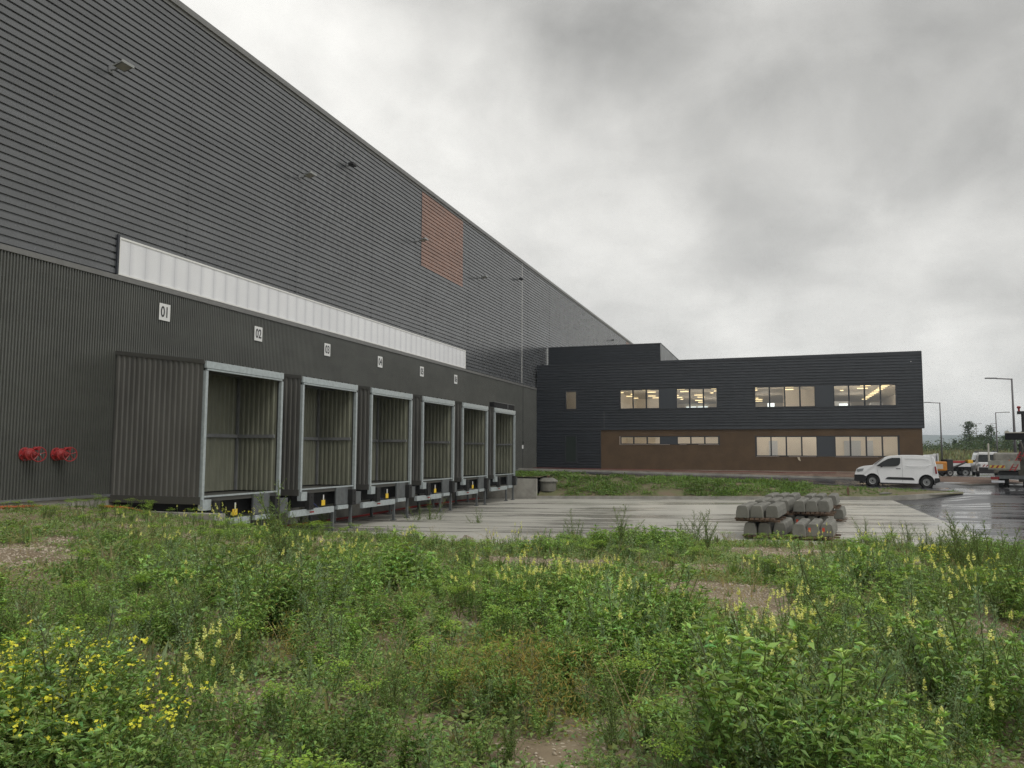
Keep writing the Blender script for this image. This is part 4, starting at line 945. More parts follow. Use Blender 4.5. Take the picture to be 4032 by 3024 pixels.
for x in (-.9, .55):
    for s in (-1, 1): wheel(bl, x, s * .5, .25, .25, .2, side=s)

# white flatbed far behind
fb = empty('flatbed_truck', (11.5, 79, -1.9), 'small white flatbed truck with red load seen over the van roof', 'truck')
q = MB(); q.prism([(0, .5), (0, 1.2), (.25, 1.35), (.55, 1.85), (1.5, 1.9), (1.5, .5)], 'Y', -.9, .9); q.build('cab', VANW, fb, bevel=.06)
q = MB(); q.prism([(.40, 1.38), (.60, 1.76), (1.1, 1.76), (1.1, 1.38)], 'Y', -.92, -.91); q.build('cab_window', VGLASS, fb)
q = MB(); q.box(1.6, 4.6, -1, 1, .85, 1.15).box(1.55, 1.65, -1, 1, 1.15, 2.0); q.build('load_bed', VANW, fb)
q = MB(); q.box(2.4, 4.2, -.7, .7, 1.16, 1.36); q.build('load', REDP, fb, bevel=.04)
q = MB(); q.box(.4, 4.4, -.5, .5, .45, .85); q.build('chassis', PLASTIC, fb)
for x in (.8, 3.7):
    for s in (-1, 1): wheel(fb, x, s * .82, .36, .36, .22, side=s)

# works truck cropped by the right edge, seen from behind
tk = empty('works_truck', (11.02, 50.6, -1.83), 'rear of a works truck with crane, ladder and red-yellow chevrons at right edge', 'truck', rz=rad(-14))
q = MB(); q.box(-.05, 1.3, 0, 4.2, 1.0, 1.06).box(-.05, 0, 0, 4.2, 1.06, 1.5); q.build('load_bed', mat('dirty_white', (.31, .31, .27), .6, var=.2, vscale=3), tk)
q = MB(); q.box(-.05, 1.45, -.05, 0, 1.02, 1.50); tb = q.build('tailboard', mat('dirty_white'), tk, bevel=.01)
q = MB(); q.mi = 0; q.box(.02, .75, -.06, -.052, 1.10, 1.25); q.mi = 1
for k in range(3): q.prism([(.06 + k * .24, 1.10), (.16 + k * .24, 1.10), (.26 + k * .24, 1.25), (.16 + k * .24, 1.25)], 'Y', -.068, -.061)
q.build('chevron_board', [mat('chevron_yellow', (.62, .48, .08), .4), REDP], tk)
q = MB(); q.box(.4, 1.7, .2, 5.5, .55, .88).box(.5, 2.1, -.1, .02, .50, .66); q.build('chassis', PLASTIC, tk)
q = MB(); q.box(.25, 2.0, -.16, -.06, .52, .70); q.build('rear_bumper', GALVD, tk)
q = MB(); q.box(.05, .45, -.18, -.1, .48, .62); q.build('tail_light', REDL, tk)
q = MB(); q.box(.08, .70, -.2, -.185, .30, .42); q.build('number_plate', mat('plate_white', (.6, .62, .66), .4), tk)
for x, y in ((.50, .9), (.78, .9), (1.65, .9), (1.92, .9), (.5, 4.6), (1.7, 4.6)):
    w_ = wheel(tk, x, y, .36, .36, .22); w_.rotation_euler = (0, 0, rad(90))
q = MB(); q.tube([(.95, -.1, .95), (1.5, .1, 2.0)], .03, 5).tube([(1.18, -.1, .95), (1.72, .1, 2.0)], .03, 5)
for k in range(8):
    t = (k + .5) / 8; q.tube([(.95 + .55 * t, -.1 + .2 * t, .95 + 1.05 * t), (1.18 + .55 * t, -.1 + .2 * t, .95 + 1.05 * t)], .018, 4)
q.build('ladder', REDP, tk)
q = MB(); q.box(1.42, 2.4, .7, 1.5, .5, 2.45).prism([(1.35, 2.30), (2.4, 2.2), (2.4, 3.0), (1.8, 2.95)], 'Y', .8, 1.3); q.build('crane_base', PLASTIC, tk, bevel=.05)
q = MB(); q.box(.80, 1.85, .7, 1.3, 2.66, 3.02); q.build('folded_arm', BLACK, tk, bevel=.04)
q = MB(); q.box(.78, 1.85, .68, 1.32, 3.03, 3.08).box(.80, 1.0, .7, 1.3, 3.08, 3.16); q.build('arm_cover', mat('pale_cover', (.5, .48, .42), .6), tk)
q = MB(); q.tube([(1.72, 1.0, 2.9), (1.72, 1.0, 4.2)], .11, 8).box(1.42, 2.5, .9, 1.1, 4.08, 4.25).box(1.85, 2.2, .9, 1.1, 4.25, 4.55).tube([(2.1, 1.0, 2.9), (2.0, 1.0, 4.1)], .06, 6); q.build('crane_mast', PLASTIC, tk)
q = MB(); q.lathe([(0, 4.25), (.05, 4.25), (.05, 4.38), (.11, 4.47), (.07, 4.53), (0, 4.53)], (1.52, 1.0, 0), 'Z', 10); q.build('beacon', REDP, tk)
q = MB(); q.box(1.35, 2.4, .15, 4.3, .35, 1.9); q.build('side_locker', mat('dirty_grey', (.075, .07, .055), .7, var=.3), tk, bevel=.04)
q = MB(); q.tube([(1.5, .1, 1.5), (1.62, .1, 2.2), (1.5, .2, 2.6)], .05, 6).tube([(1.7, .1, .8), (1.9, .05, 1.6)], .04, 6).lathe([(0, 1.55), (.1, 1.55), (.1, 1.72), (0, 1.72)], (1.62, .0, 0), 'Z', 8); q.build('hydraulic_arm', mat('dirty_grey'), tk)
q = MB(); q.box(.1, 2.2, 4.6, 6.2, .7, 1.95); q.build('cab', mat('cab_grey', (.27, .26, .23), .6, var=.2), tk, bevel=.1)
q = MB(); q.tube([(-.0, .1, 1.44), (-.0, .1, 2.45)], .05, 6); q.build('pale_post', mat('pale_cover'), tk)
co = empty('traffic_cone', (12.5, 51.1, -.93), 'orange and white traffic cone standing in the truck bed', 'cone')
co.location = Vector(tk.location) + Matrix.Rotation(rad(-14), 3, 'Z') @ Vector((.95, .6, 1.065))
q = MB(); q.box(-.14, .14, -.14, .14, 0, .03); q.lathe([(.11, .03), (.085, .15)], (0, 0, 0), 'Z', 12).lathe([(.065, .27), (.02, .48), (0, .48)], (0, 0, 0), 'Z', 12); q.build('cone_body', mat('cone_orange', (.65, .12, .03), .5), co)
q = MB(); q.lathe([(.085, .15), (.065, .27)], (0, 0, 0), 'Z', 12); q.build('white_band', SIGNW, co)

# ---------------------------------------------------------------- street lamps
def street_lamp(x, y, zb_, zt_, arm, ang, r0, label, src=None):
    r = empty('street_lamp', (x, y, zb_), label, 'street lamp', 'street lamps along the roads', rz=ang); h = zt_ - zb_
    q = MB(); q.tube([(0, 0, 0), (0, 0, h * .35), (0, 0, h)], [r0, r0 * .8, r0 * .5], 8); q.build('pole', POLEM, r, smooth=True)
    q = MB(); q.tube([(0, 0, h - .05), (arm * .6, 0, h)], r0 * .42, 6); q.build('arm', POLEM, r)
    q = MB(); q.box(arm * .58, arm, -.12, .12, h - .03, h + .07); q.build('lamp_head', GREYM, r, bevel=.02)
    return r
va_ = math.atan2(RW[1, 0], RW[0, 0])              # direction that looks horizontal in the photo
street_lamp(18.55, 76.2, -1.7, 6.33, 2.2, va_ + math.pi, .13, 'tallest street lamp, its arm to the left, behind the works truck')
street_lamp(18.80, 109.3, -1.5, 6.32, 1.9, va_ + math.pi, .12, 'street lamp right beside the office corner, arm to the left')
sl3 = street_lamp(31.2, 137.8, -1.2, 6.38, 2.1, va_, .13, 'street lamp with its arm to the right, behind the works van')
q = MB(); q.box(-.9, 0, -.08, .08, 5.2, 5.3); q.build('lower_arm', GREYM, sl3)
street_lamp(44.5, 215, .1, 7.3, 1.3, va_, .09, 'distant street lamp directly behind the larger tree')
street_lamp(47.9, 216.4, .1, 7.4, 1.4, va_, .09, 'distant street lamp behind the second tree')
street_lamp(30.0, 172, -.2, 3.1, .5, va_ + math.pi, .07, 'tiny distant lamp post between office corner and trees')
street_lamp(33.3, 173, -.2, 3.5, .7, va_ + math.pi, .07, 'tiny distant lamp post just left of the trees')

# ---------------------------------------------------------------- foliage engine
class Fol:
    def __init__(s): s.V = []; s.C = []
    def add(s, V, C): s.V.append(V.astype(np.float32)); s.C.append(C.astype(np.float32))
    def build(s, name, m, parent=None, loc=(0, 0, 0)):
        V = np.concatenate(s.V); C = np.concatenate(s.C); n = len(V)
        me = bpy.data.meshes.new(name); me.vertices.add(n * 4); me.vertices.foreach_set('co', V.reshape(-1))
        b = (np.arange(n) * 4)[:, None]; idx = np.concatenate([b, b + 1, b + 2, b, b + 2, b + 3], 1).ravel().astype(np.int32)
        me.loops.add(n * 6); me.loops.foreach_set('vertex_index', idx); me.polygons.add(n * 2); me.polygons.foreach_set('loop_start', np.arange(0, n * 6, 3, dtype=np.int32))
        at = me.attributes.new('tint', 'FLOAT_COLOR', 'POINT'); c4 = np.ones((n, 4, 4), np.float32); c4[:, :, :3] = C[:, None, :]; at.data.foreach_set('color', c4.ravel())
        me.materials.append(m); me.update(); o = bpy.data.objects.new(name, me); COL.objects.link(o); o.location = loc
        if parent: o.parent = parent
        return o
def leaves(pos, d, nrm, L, W_, col, fold=.15, droop=.1, mid=.42):
    """folded diamond leaves; pos, d, nrm (n,3); L, W (n,)"""
    pos, d, nrm = (np.asarray(a, float) for a in (pos, d, nrm)); d = d / np.linalg.norm(d, axis=1, keepdims=True)
    side = np.cross(d, nrm); side /= np.linalg.norm(side, axis=1, keepdims=True) + 1e-9; up = np.cross(side, d)
    L = np.asarray(L)[:, None]; W_ = np.asarray(W_)[:, None]
    m_ = pos + d * L * mid + up * W_ * fold
    V = np.stack([pos, m_ + side * W_ / 2, pos + d * L - up * L * droop, m_ - side * W_ / 2], 1)
    return V, np.broadcast_to(np.asarray(col, float), (len(pos), 3)).copy()
def stems(a, b, r, col):
    a, b = np.asarray(a, float), np.asarray(b, float); d = b - a; u = np.cross(d, [0.3, .2, .93]); u /= np.linalg.norm(u, axis=1, keepdims=True) + 1e-9; r = np.broadcast_to(r, (len(a),))[:, None]
    v = np.cross(d, u); v /= np.linalg.norm(v, axis=1, keepdims=True) + 1e-9
    V = np.concatenate([np.stack([a - u * r, a + u * r, b + u * r * .7, b - u * r * .7], 1), np.stack([a - v * r, a + v * r, b + v * r * .7, b - v * r * .7], 1)])
    return V, np.broadcast_to(np.asarray(col, float), (len(V), 3)).copy()
def jitter(C, rg, amt=.18, hue=.10):
    k = 1 + rg.normal(0, amt, (len(C), 1)); h = rg.normal(0, hue, (len(C), 1)); C = C * np.clip(k, .5, 1.7); C[:, 0:1] *= 1 + h; C[:, 2:3] *= 1 - h * .5
    return np.clip(C, .003, 1)
def unit(a): return a / (np.linalg.norm(a, axis=-1, keepdims=True) + 1e-9)

def t_mercury(rg, h=.42, lod=1.0):
    """bushy leafy weed: opposite lance-shaped leaves on several stems"""
    Vs, Cs = [], []; ns = int(rg.integers(7, 12))
    base_c = np.array((.255, .405, .11)) * rg.uniform(.85, 1.15)
    for s in range(ns):
        az = rg.uniform(0, 6.28); lean = rg.uniform(.05, .6); top = np.array([math.cos(az) * lean * h, math.sin(az) * lean * h, h * rg.uniform(.6, 1.12)])
        nn = max(3, int(10 * lod)); base = np.array([rg.normal(0, .03), rg.normal(0, .03), 0])
        pts = [base + (top - base) * t + np.array([0, 0, .06 * h * math.sin(t * 3.1)]) for t in np.linspace(0, 1, nn + 1)]
        V, C = stems(pts[:-1], pts[1:], .0025, (.13, .17, .05)); Vs.append(V); Cs.append(C)
        pos, d, nr, L = [], [], [], []
        for k in range(1, nn + 1):
            for q_ in range(2 if k < nn else 6):
                a2 = az + k * 1.57 + q_ * (math.pi if k < nn else 1.05) + rg.normal(0, .3); el = rg.uniform(-.35, .5) if k < nn else rg.uniform(.2, 1.1)
                dd = np.array([math.cos(a2) * math.cos(el), math.sin(a2) * math.cos(el), math.sin(el)])
                pos.append(pts[k]); d.append(dd); nr.append(np.array([rg.normal(0, .35), rg.normal(0, .35), 1])); L.append(rg.uniform(.028, .062) * (1.0 if lod >= 1 else 1.4) * (.7 + .4 * math.sin(k / nn * 2.6)))
                if lod >= 1 and rg.random() < .5:
                    dd2 = unit(dd + rg.normal(0, .5, 3)); pos.append(pts[k] + dd * .012); d.append(dd2); nr.append(np.array([rg.normal(0, .5), rg.normal(0, .5), 1])); L.append(rg.uniform(.015, .032))
        L = np.array(L); V, C = leaves(pos, d, nr, L, L * rg.uniform(.34, .46), base_c, .16, .25); Vs.append(V); Cs.append(jitter(C, rg, .26, .11))
        if rg.random() < .5:
            k = 9; p0 = np.repeat(pts[-1][None], k, 0) + np.c_[rg.normal(0, .008, k), rg.normal(0, .008, k), np.linspace(0, .07, k)]
            V, C = leaves(p0, rg.normal(0, 1, (k, 3)) + [0, 0, 1], rg.normal(0, 1, (k, 3)), np.full(k, .012), np.full(k, .009), (.27, .33, .12)); Vs.append(V); Cs.append(C)
    return np.concatenate(Vs), np.concatenate(Cs)
def t_spurge(rg, h=.28):
    """flat-topped yellow-green heads of many tiny leaves"""
    Vs, Cs = [], []
    for s in range(int(rg.integers(6, 11))):
        a = rg.uniform(0, 6.28); r_ = rg.uniform(.0, .13); top = np.array([math.cos(a) * r_, math.sin(a) * r_, h * rg.uniform(.85, 1.05)])
        V, C = stems([[0, 0, 0]], [top], .0022, (.13, .18, .05)); Vs.append(V); Cs.append(C); n = 34
        p = top + np.c_[rg.normal(0, .03, n), rg.normal(0, .03, n), rg.normal(0, .007, n)]; d = np.c_[rg.normal(0, 1, n), rg.normal(0, 1, n), rg.uniform(-.1, .5, n)]
        L = rg.uniform(.010, .022, n); V, C = leaves(p, d, np.c_[rg.normal(0, .2, (n, 2)), np.ones(n)], L, L * .7, (.28, .44, .06)); Vs.append(V); Cs.append(jitter(C, rg, .15, .1))
        n = 12; p = top * rg.uniform(.3, .95, n)[:, None]; L = rg.uniform(.012, .03, n); V, C = leaves(p, rg.normal(0, 1, (n, 3)) + [0, 0, .3], np.c_[rg.normal(0, .3, (n, 2)), np.ones(n)], L, L * .4, (.10, .18, .05)); Vs.append(V); Cs.append(jitter(C, rg))
    return np.concatenate(Vs), np.concatenate(Cs)
def t_feather(rg, h=.55):
    """airy feathery weed: very fine upright foliage"""
    n = 330; t = rg.random(n) ** .8; a = rg.uniform(0, 6.28, n); w_ = .16 * h * np.sin(np.clip(t * 1.15 + .12, 0, 1) * 3.14) ** .8 + .01; r_ = w_ * np.sqrt(rg.random(n)) * 1.6
    lean = rg.normal(0, .14, 2); p = np.c_[np.cos(a) * r_ + lean[0] * t * h, np.sin(a) * r_ + lean[1] * t * h, t * h]; L = rg.uniform(.012, .034, n)
    V, C = leaves(p, np.c_[np.cos(a) * .5, np.sin(a) * .5, np.full(n, .9)] + rg.normal(0, .45, (n, 3)), rg.normal(0, 1, (n, 3)), L, L * .22 + .002, (.24, .34, .17)); C = jitter(C, rg, .2, .1)
    ts = np.linspace(0, .95, 7); pts = np.array([[lean[0] * u * h, lean[1] * u * h, u * h] for u in ts]); V2, C2 = stems(pts[:-1], pts[1:], .0035, (.11, .11, .06))
    return np.concatenate([V, V2]), np.concatenate([C, C2])
def t_goosefoot(rg, h=.8, lod=1.0, col=(.25, .35, .17)):
    """upright grey-green weed: main stem, ascending branches, small leaves and seed clusters"""
    Vs, Cs = [], []; lean = rg.normal(0, .10, 2)
    def P(t): return np.array([lean[0] * t * t * h * 1.5, lean[1] * t * t * h * 1.5, t * h])
    ts = np.linspace(0, 1, 9); pts = np.array([P(t) for t in ts]); V, C = stems(pts[:-1], pts[1:], .005, (.14, .16, .07)); Vs.append(V); Cs.append(C)
    nb = int(17 * (1 if lod >= 1 else .7)); allp, alld, alll = [], [], []
    for k in range(nb):
        t = .10 + .85 * (k + rg.random()) / nb; az = k * 2.4 + rg.normal(0, .3); bl_ = h * (.36 * (1 - t) ** .8 + .05) * rg.uniform(.7, 1.2); el = rg.uniform(.6, 1.05)
        dd = np.array([math.cos(az) * math.cos(el), math.sin(az) * math.cos(el), math.sin(el)]); p0 = P(t); p1 = p0 + dd * bl_
        V, C = stems([p0], [p1], .0025, (.15, .18, .07)); Vs.append(V); Cs.append(C)
        m_ = max(3, int(bl_ / .022 * lod))
        for u in np.linspace(.15, 1.05, m_):
            for _ in range(2): allp.append(p0 + dd * bl_ * u + rg.normal(0, .006, 3)); alld.append(dd * .5 + unit(rg.normal(0, 1, 3))); alll.append(rg.uniform(.014, .036) * (1.25 - .5 * u) * (1 if lod >= 1 else 1.5))
    for u in np.linspace(.1, 1.0, int(44 * lod)):
        for _ in range(2): allp.append(P(u) + rg.normal(0, .006, 3)); alld.append(unit(rg.normal(0, 1, 3)) + np.array([0, 0, .5])); alll.append(rg.uniform(.016, .05) * (1.3 - .8 * u) * (1 if lod >= 1 else 1.4))
    alll = np.array(alll); V, C = leaves(allp, alld, rg.normal(0, .6, (len(allp), 3)) + [0, 0, 1], alll, alll * .45, col, .12, .1); Vs.append(V); Cs.append(jitter(C, rg, .2, .10))
    return np.concatenate(Vs), np.concatenate(Cs)
def spike(rg, p, d, L, r, n, col):
    t = rg.random(n); az = rg.uniform(0, 6.28, n); d = unit(np.array(d)); u = unit(np.cross(d, [.31, .2, .9])); v = np.cross(d, u)
    rr = r * (1 - t) ** .6 + .15 * r; out = u * np.cos(az)[:, None] + v * np.sin(az)[:, None]
    pos = p + d * (t * L)[:, None] + out * (rr * .3)[:, None]
    return leaves(pos, out + d * .5, d[None] + rg.normal(0, .3, (n, 3)), rr * 1.1 + .004, rr * .9 + .003, col, .1, .0, .6)
def t_reseda(rg, h=.55, lod=1.0):
    """spreading stems carrying pale yellow flower spikes"""
    Vs, Cs = [], []; pet = []
    for s in range(int(rg.integers(4, 8))):
        az = rg.uniform(0, 6.28); lean = rg.uniform(.1, .75); H = h * rg.uniform(.6, 1.1); ts = np.linspace(0, 1, 8)
        pts = np.array([[math.cos(az) * lean * H * (t ** .7), math.sin(az) * lean * H * (t ** .7), H * t ** 1.15] for t in ts])
        V, C = stems(pts[:-1], pts[1:], .0032, (.13, .2, .05)); Vs.append(V); Cs.append(C)
        m_ = int(30 * lod); t = rg.uniform(.05, .85, m_); i = np.clip((t * 7).astype(int), 0, 6); p = pts[i] + (pts[i + 1] - pts[i]) * (t * 7 - i)[:, None]
        L = rg.uniform(.02, .05, m_) * (1 if lod >= 1 else 1.3); V, C = leaves(p, unit(rg.normal(0, 1, (m_, 3))) + [0, 0, .4], rg.normal(0, .5, (m_, 3)) + [0, 0, 1], L, L * .3, (.12, .225, .05)); Vs.append(V); Cs.append(jitter(C, rg))
        dd = pts[-1] - pts[-3]; SL = rg.uniform(.06, .12)
        V, C = spike(rg, pts[-1] - unit(dd) * SL * .1, dd, SL, .0155, int(46 * lod), (.86, .88, .38)); pet.append((V, jitter(C, rg, .12, .05)))
        V, C = spike(rg, pts[-1] - unit(dd) * SL * 1.1, dd, SL * 1.1, .010, int(24 * lod), (.26, .35, .11)); pet.append((V, jitter(C, rg, .12, .05)))
    return np.concatenate(Vs), np.concatenate(Cs), [(np.concatenate([pet[i][0], pet[i + 1][0]]), np.concatenate([pet[i][1], pet[i + 1][1]])) for i in range(0, len(pet), 2)]
def t_mustard(rg, h=.7):
    """long arching bare stems ending in loose clusters of bright yellow four-petalled flowers"""
    Vs, Cs, PV, PC = [], [], [], []
    for s in range(int(rg.integers(4, 8))):
        az = rg.uniform(0, 6.28); lean = rg.uniform(.3, 1.2); H = h * rg.uniform(.6, 1.1); ts = np.linspace(0, 1, 9)
        pts = np.array([[math.cos(az) * lean * H * t, math.sin(az) * lean * H * t, H * (t * 1.25 - .25 * t * t)] for t in ts])
        V, C = stems(pts[:-1], pts[1:], .0028, (.19, .27, .07)); Vs.append(V); Cs.append(C)
        m_ = 22; t = rg.uniform(.0, .75, m_); i = np.clip((t * 8).astype(int), 0, 7); p = pts[i]
        L = rg.uniform(.02, .06, m_) * (1 - t * .6); V, C = leaves(p, unit(rg.normal(0, 1, (m_, 3))) + [0, 0, .3], rg.normal(0, .5, (m_, 3)) + [0, 0, 1], L, L * .35, (.14, .23, .05)); Vs.append(V); Cs.append(jitter(C, rg))
        ends = [pts[-1]]
        for _ in range(2):
            k = int(rg.integers(4, 8)); e = pts[k] + unit(rg.normal(0, 1, 3) + np.array([0, 0, 1.5])) * rg.uniform(.06, .16); V, C = stems([pts[k]], [e], .002, (.19, .27, .07)); Vs.append(V); Cs.append(C); ends.append(e)
        for e in ends:
            nf = int(rg.integers(3, 7)); c = e + rg.normal(0, .013, (nf, 3)) + [0, 0, .008]
            for q_ in c:
                nd = unit(rg.normal(0, .6, 3) + np.array([0, 0, 1])); u = unit(np.cross(nd, [.3, .1, .9])); v = np.cross(nd, u); a0 = rg.uniform(0, 1.57)
                dirs = np.array([u * math.cos(a0 + k * 1.571) + v * math.sin(a0 + k * 1.571) for k in range(4)])
                V, C = leaves(np.repeat(q_[None], 4, 0), dirs + nd * .25, np.repeat(nd[None], 4, 0), np.full(4, .0118), np.full(4, .0105), (.97, .93, .09), .05, .0, .6); PV.append(V); PC.append(jitter(C, rg, .08, .03))
    return np.concatenate(Vs + PV), np.concatenate(Cs + PC), []
def t_cover(rg, r=.16, lod=1.0, col=(.24, .34, .115)):
    n = int(40 * lod); az = rg.uniform(0, 6.28, n); rr = r * np.sqrt(rg.random(n)); pos = np.c_[np.cos(az) * rr, np.sin(az) * rr, rg.uniform(.01, .07, n)]
    d = np.c_[np.cos(az), np.sin(az), rg.uniform(-.1, .7, n)] + rg.normal(0, .4, (n, 3)); L = rg.uniform(.02, .05, n) * (1 if lod >= 1 else 1.5)
    V, C = leaves(pos, d, rg.normal(0, .3, (n, 3)) + [0, 0, 1], L, L * .6, col, .1, .15); return V, jitter(C, rg, .2, .14)
def t_grass(rg, h=.25, lod=1.0, col=(.20, .31, .08)):
    n = int(12 * lod); az = rg.uniform(0, 6.28, n); pos = np.c_[rg.normal(0, .03, n), rg.normal(0, .03, n), np.zeros(n)]; ln = rg.uniform(.3, 1.6, n)
    d = np.c_[np.cos(az) * ln, np.sin(az) * ln, np.ones(n)]; L = h * rg.uniform(.5, 1.1, n); V, C = leaves(pos, d, np.c_[np.cos(az), np.sin(az), np.zeros(n)], L, np.full(n, .0042 / max(lod, .5)), col, 0, rg.uniform(.1, .5), .5); return V, jitter(C, rg, .2, .12)
def t_dry(rg, h=.3):
    n = 200; p = rg.normal(0, 1, (n, 3)) * [.11, .11, .10] + [0, 0, h * .55]; p[:, 2] = np.abs(p[:, 2]); L = rg.uniform(.025, .055, n)
    V, C = leaves(p, rg.normal(0, 1, (n, 3)) + [0, 0, .8], rg.normal(0, 1, (n, 3)), L, L * .12, (.34, .30, .085)); return V, jitter(C, rg, .2, .15)
def place(F, T, x, y, z, s, rg, tilt=.08, tint=1.0):
    a = rg.uniform(0, 6.28); c_, s_ = math.cos(a), math.sin(a); tx, ty = rg.normal(0, tilt, 2)
    R = np.array([[c_, -s_, tx], [s_, c_, ty], [-tx, -ty, 1]]); V = (T[0].reshape(-1, 3) * s) @ R.T + [x, y, z]
    F.add(V.reshape(-1, 4, 3), np.clip(T[1] * tint, 0, 1))

rg = np.random.default_rng(5)
NT_ = 7
T_MER = [t_mercury(rg, rg.uniform(.36, .5)) for _ in range(NT_)]; T_MERF = [t_mercury(rg, rg.uniform(.36, .5), .6) for _ in range(NT_)]
T_GOO = [t_goosefoot(rg, rg.uniform(.5, .75)) for _ in range(NT_)]; T_GOOF = [t_goosefoot(rg, rg.uniform(.5, .75), .55) for _ in range(NT_)]
T_RES = [t_reseda(rg) for _ in range(6)]; T_RESF = [t_reseda(rg, .55, .6) for _ in range(6)]
T_COV = [t_cover(rg) for _ in range(6)]; T_COVL = [t_cover(rg, .16, 1, (.17, .29, .045)) for _ in range(3)]; T_GRA = [t_grass(rg, .15) for _ in range(6)]; T_GRAY = [t_grass(rg, .17, 1, (.33, .32, .15)) for _ in range(3)]; T_DRY = [t_dry(rg) for _ in range(3)]; T_SPU = [t_spurge(rg) for _ in range(5)]; T_FEA = [t_feather(rg, rg.uniform(.45, .65)) for _ in range(6)]
def t_stalk(rg, h=.45):
    Vs, Cs = [], []
    for s in range(int(rg.integers(3, 7))):
        az = rg.uniform(0, 6.28); ln = rg.uniform(.1, 1.0); pts = np.array([[math.cos(az) * ln * h * t * t, math.sin(az) * ln * h * t * t, h * (t - .35 * ln * t * t)] for t in np.linspace(0, 1, 6)])
        V, C = stems(pts[:-1], pts[1:], .0022, (.40, .33, .17)); Vs.append(V); Cs.append(C); n = 14; i = rg.integers(2, 6, n)
        L = rg.uniform(.008, .02, n); V, C = leaves(pts[i] + rg.normal(0, .012, (n, 3)), rg.normal(0, 1, (n, 3)) + [0, 0, .5], rg.normal(0, 1, (n, 3)), L, L * .5, (.38, .33, .18)); Vs.append(V); Cs.append(jitter(C, rg))
    return np.concatenate(Vs), np.concatenate(Cs)
T_STK = [t_stalk(rg) for _ in range(6)]

# bare places: world ellipses (x, y, rx, ry)
def gpt(px, py, z):                               # helper used to plan positions on the ground
    r = RW @ n3([px - 2016, py - 1512, F_PX]); r = r * (z / r[2]); return r[0], r[1]
def ground_hit(px, py):
    z = -1.8
    for _ in range(12): x, y = gpt(px, py, z); z = float(meadow_z(np.array(x), np.array(y)))
    return x, y, z
BARE = []
for (px, py, rx, ry, s) in ((60, 1195, 110, 40, 1), (130, 1170, 60, 14, .8), (1030, 1172, 120, 10, .9), (1180, 1215, 170, 14, .8), (1480, 1222, 130, 12, .9), (1700, 1195, 190, 12, .95), (1560, 1275, 150, 26, 1), (1640, 1310, 100, 20, .9), (2130, 1370, 110, 26, .9), (2050, 1225, 120, 12, .7),
                            (600, 1400, 60, 12, .7), (330, 1430, 60, 14, .6), (470, 1330, 60, 9, .5), (1180, 1630, 150, 26, 1), (960, 1585, 60, 16, .6), (1010, 1345, 50, 8, .5), (2190, 1620, 60, 26, 1), (1330, 1580, 50, 10, .6), (880, 1200, 110, 9, .7), (750, 1172, 90, 8, .5), (1120, 1410, 60, 8, .3)):
    f = 4032 / 2212; x, y, z = ground_hit(px * f, py * f); x1, y1, _ = ground_hit((px + rx) * f, py * f); x2, y2, _ = ground_hit(px * f, (py + ry) * f)
    BARE.append((x, y, math.hypot(x1 - x, y1 - y), max(math.hypot(x2 - x, y2 - y), .25), s, math.atan2(y, x)))
def bareness(x, y):
    b = 0.0
    for (bx, by, rx, ry, s, a) in BARE:
        ux, uy = math.cos(a), math.sin(a); dx, dy = x - bx, y - by; al = dx * ux + dy * uy; ac = -dx * uy + dy * ux
        d = (al / ry) ** 2 + (ac / rx) ** 2; b = np.maximum(b, s * np.clip(1.25 - 1.15 * d, 0, 1))
    return b
# candidate positions inside a widened view fan
def fan(n, rg, rmin=2.5, rmax=24.5, power=1.0):
    out = []
    while len(out) < n:
        r = rmin + (rmax - rmin) * rg.random() ** power; a = rad(90 + 18.4) + rad(rg.uniform(-56, 42)); x, y = r * math.cos(a), r * math.sin(a)
        if x < -17.3 or y < .5: continue
        if y > bound(x) - .05: continue
        out.append((x, y, r))
    return np.array(out)
F_leafy, F_goose, F_res, F_petal, F_low = Fol(), Fol(), Fol(), Fol(), Fol()
def sight(x, y, h):
    """how much a plant of height h here would hide a bare patch behind it, seen along the usual standing view"""
    z = -meadow_z(x, y); k1 = z / np.maximum(z - h, .4); m = np.zeros_like(x)
    for t in (0, .25, .5, .75, 1): k = 1 + (k1 - 1) * t; m = np.maximum(m, bareness(x * k, y * k))
    return m
pts = fan(14500, rg, power=.66); X_, Y_ = pts[:, 0], pts[:, 1]; zs_ = meadow_z(X_, Y_); sp = vnoise(X_, Y_, 1.7, 21) * .65 + vnoise(X_, Y_, .6, 22) * .35; sp2 = vnoise(X_, Y_, 2.3, 33); hh = vnoise(X_, Y_, 1.1, 40) * .65 + vnoise(X_, Y_, .5, 41) * .35; ba = sight(X_, Y_, .32); den = vnoise(X_, Y_, .9, 77)
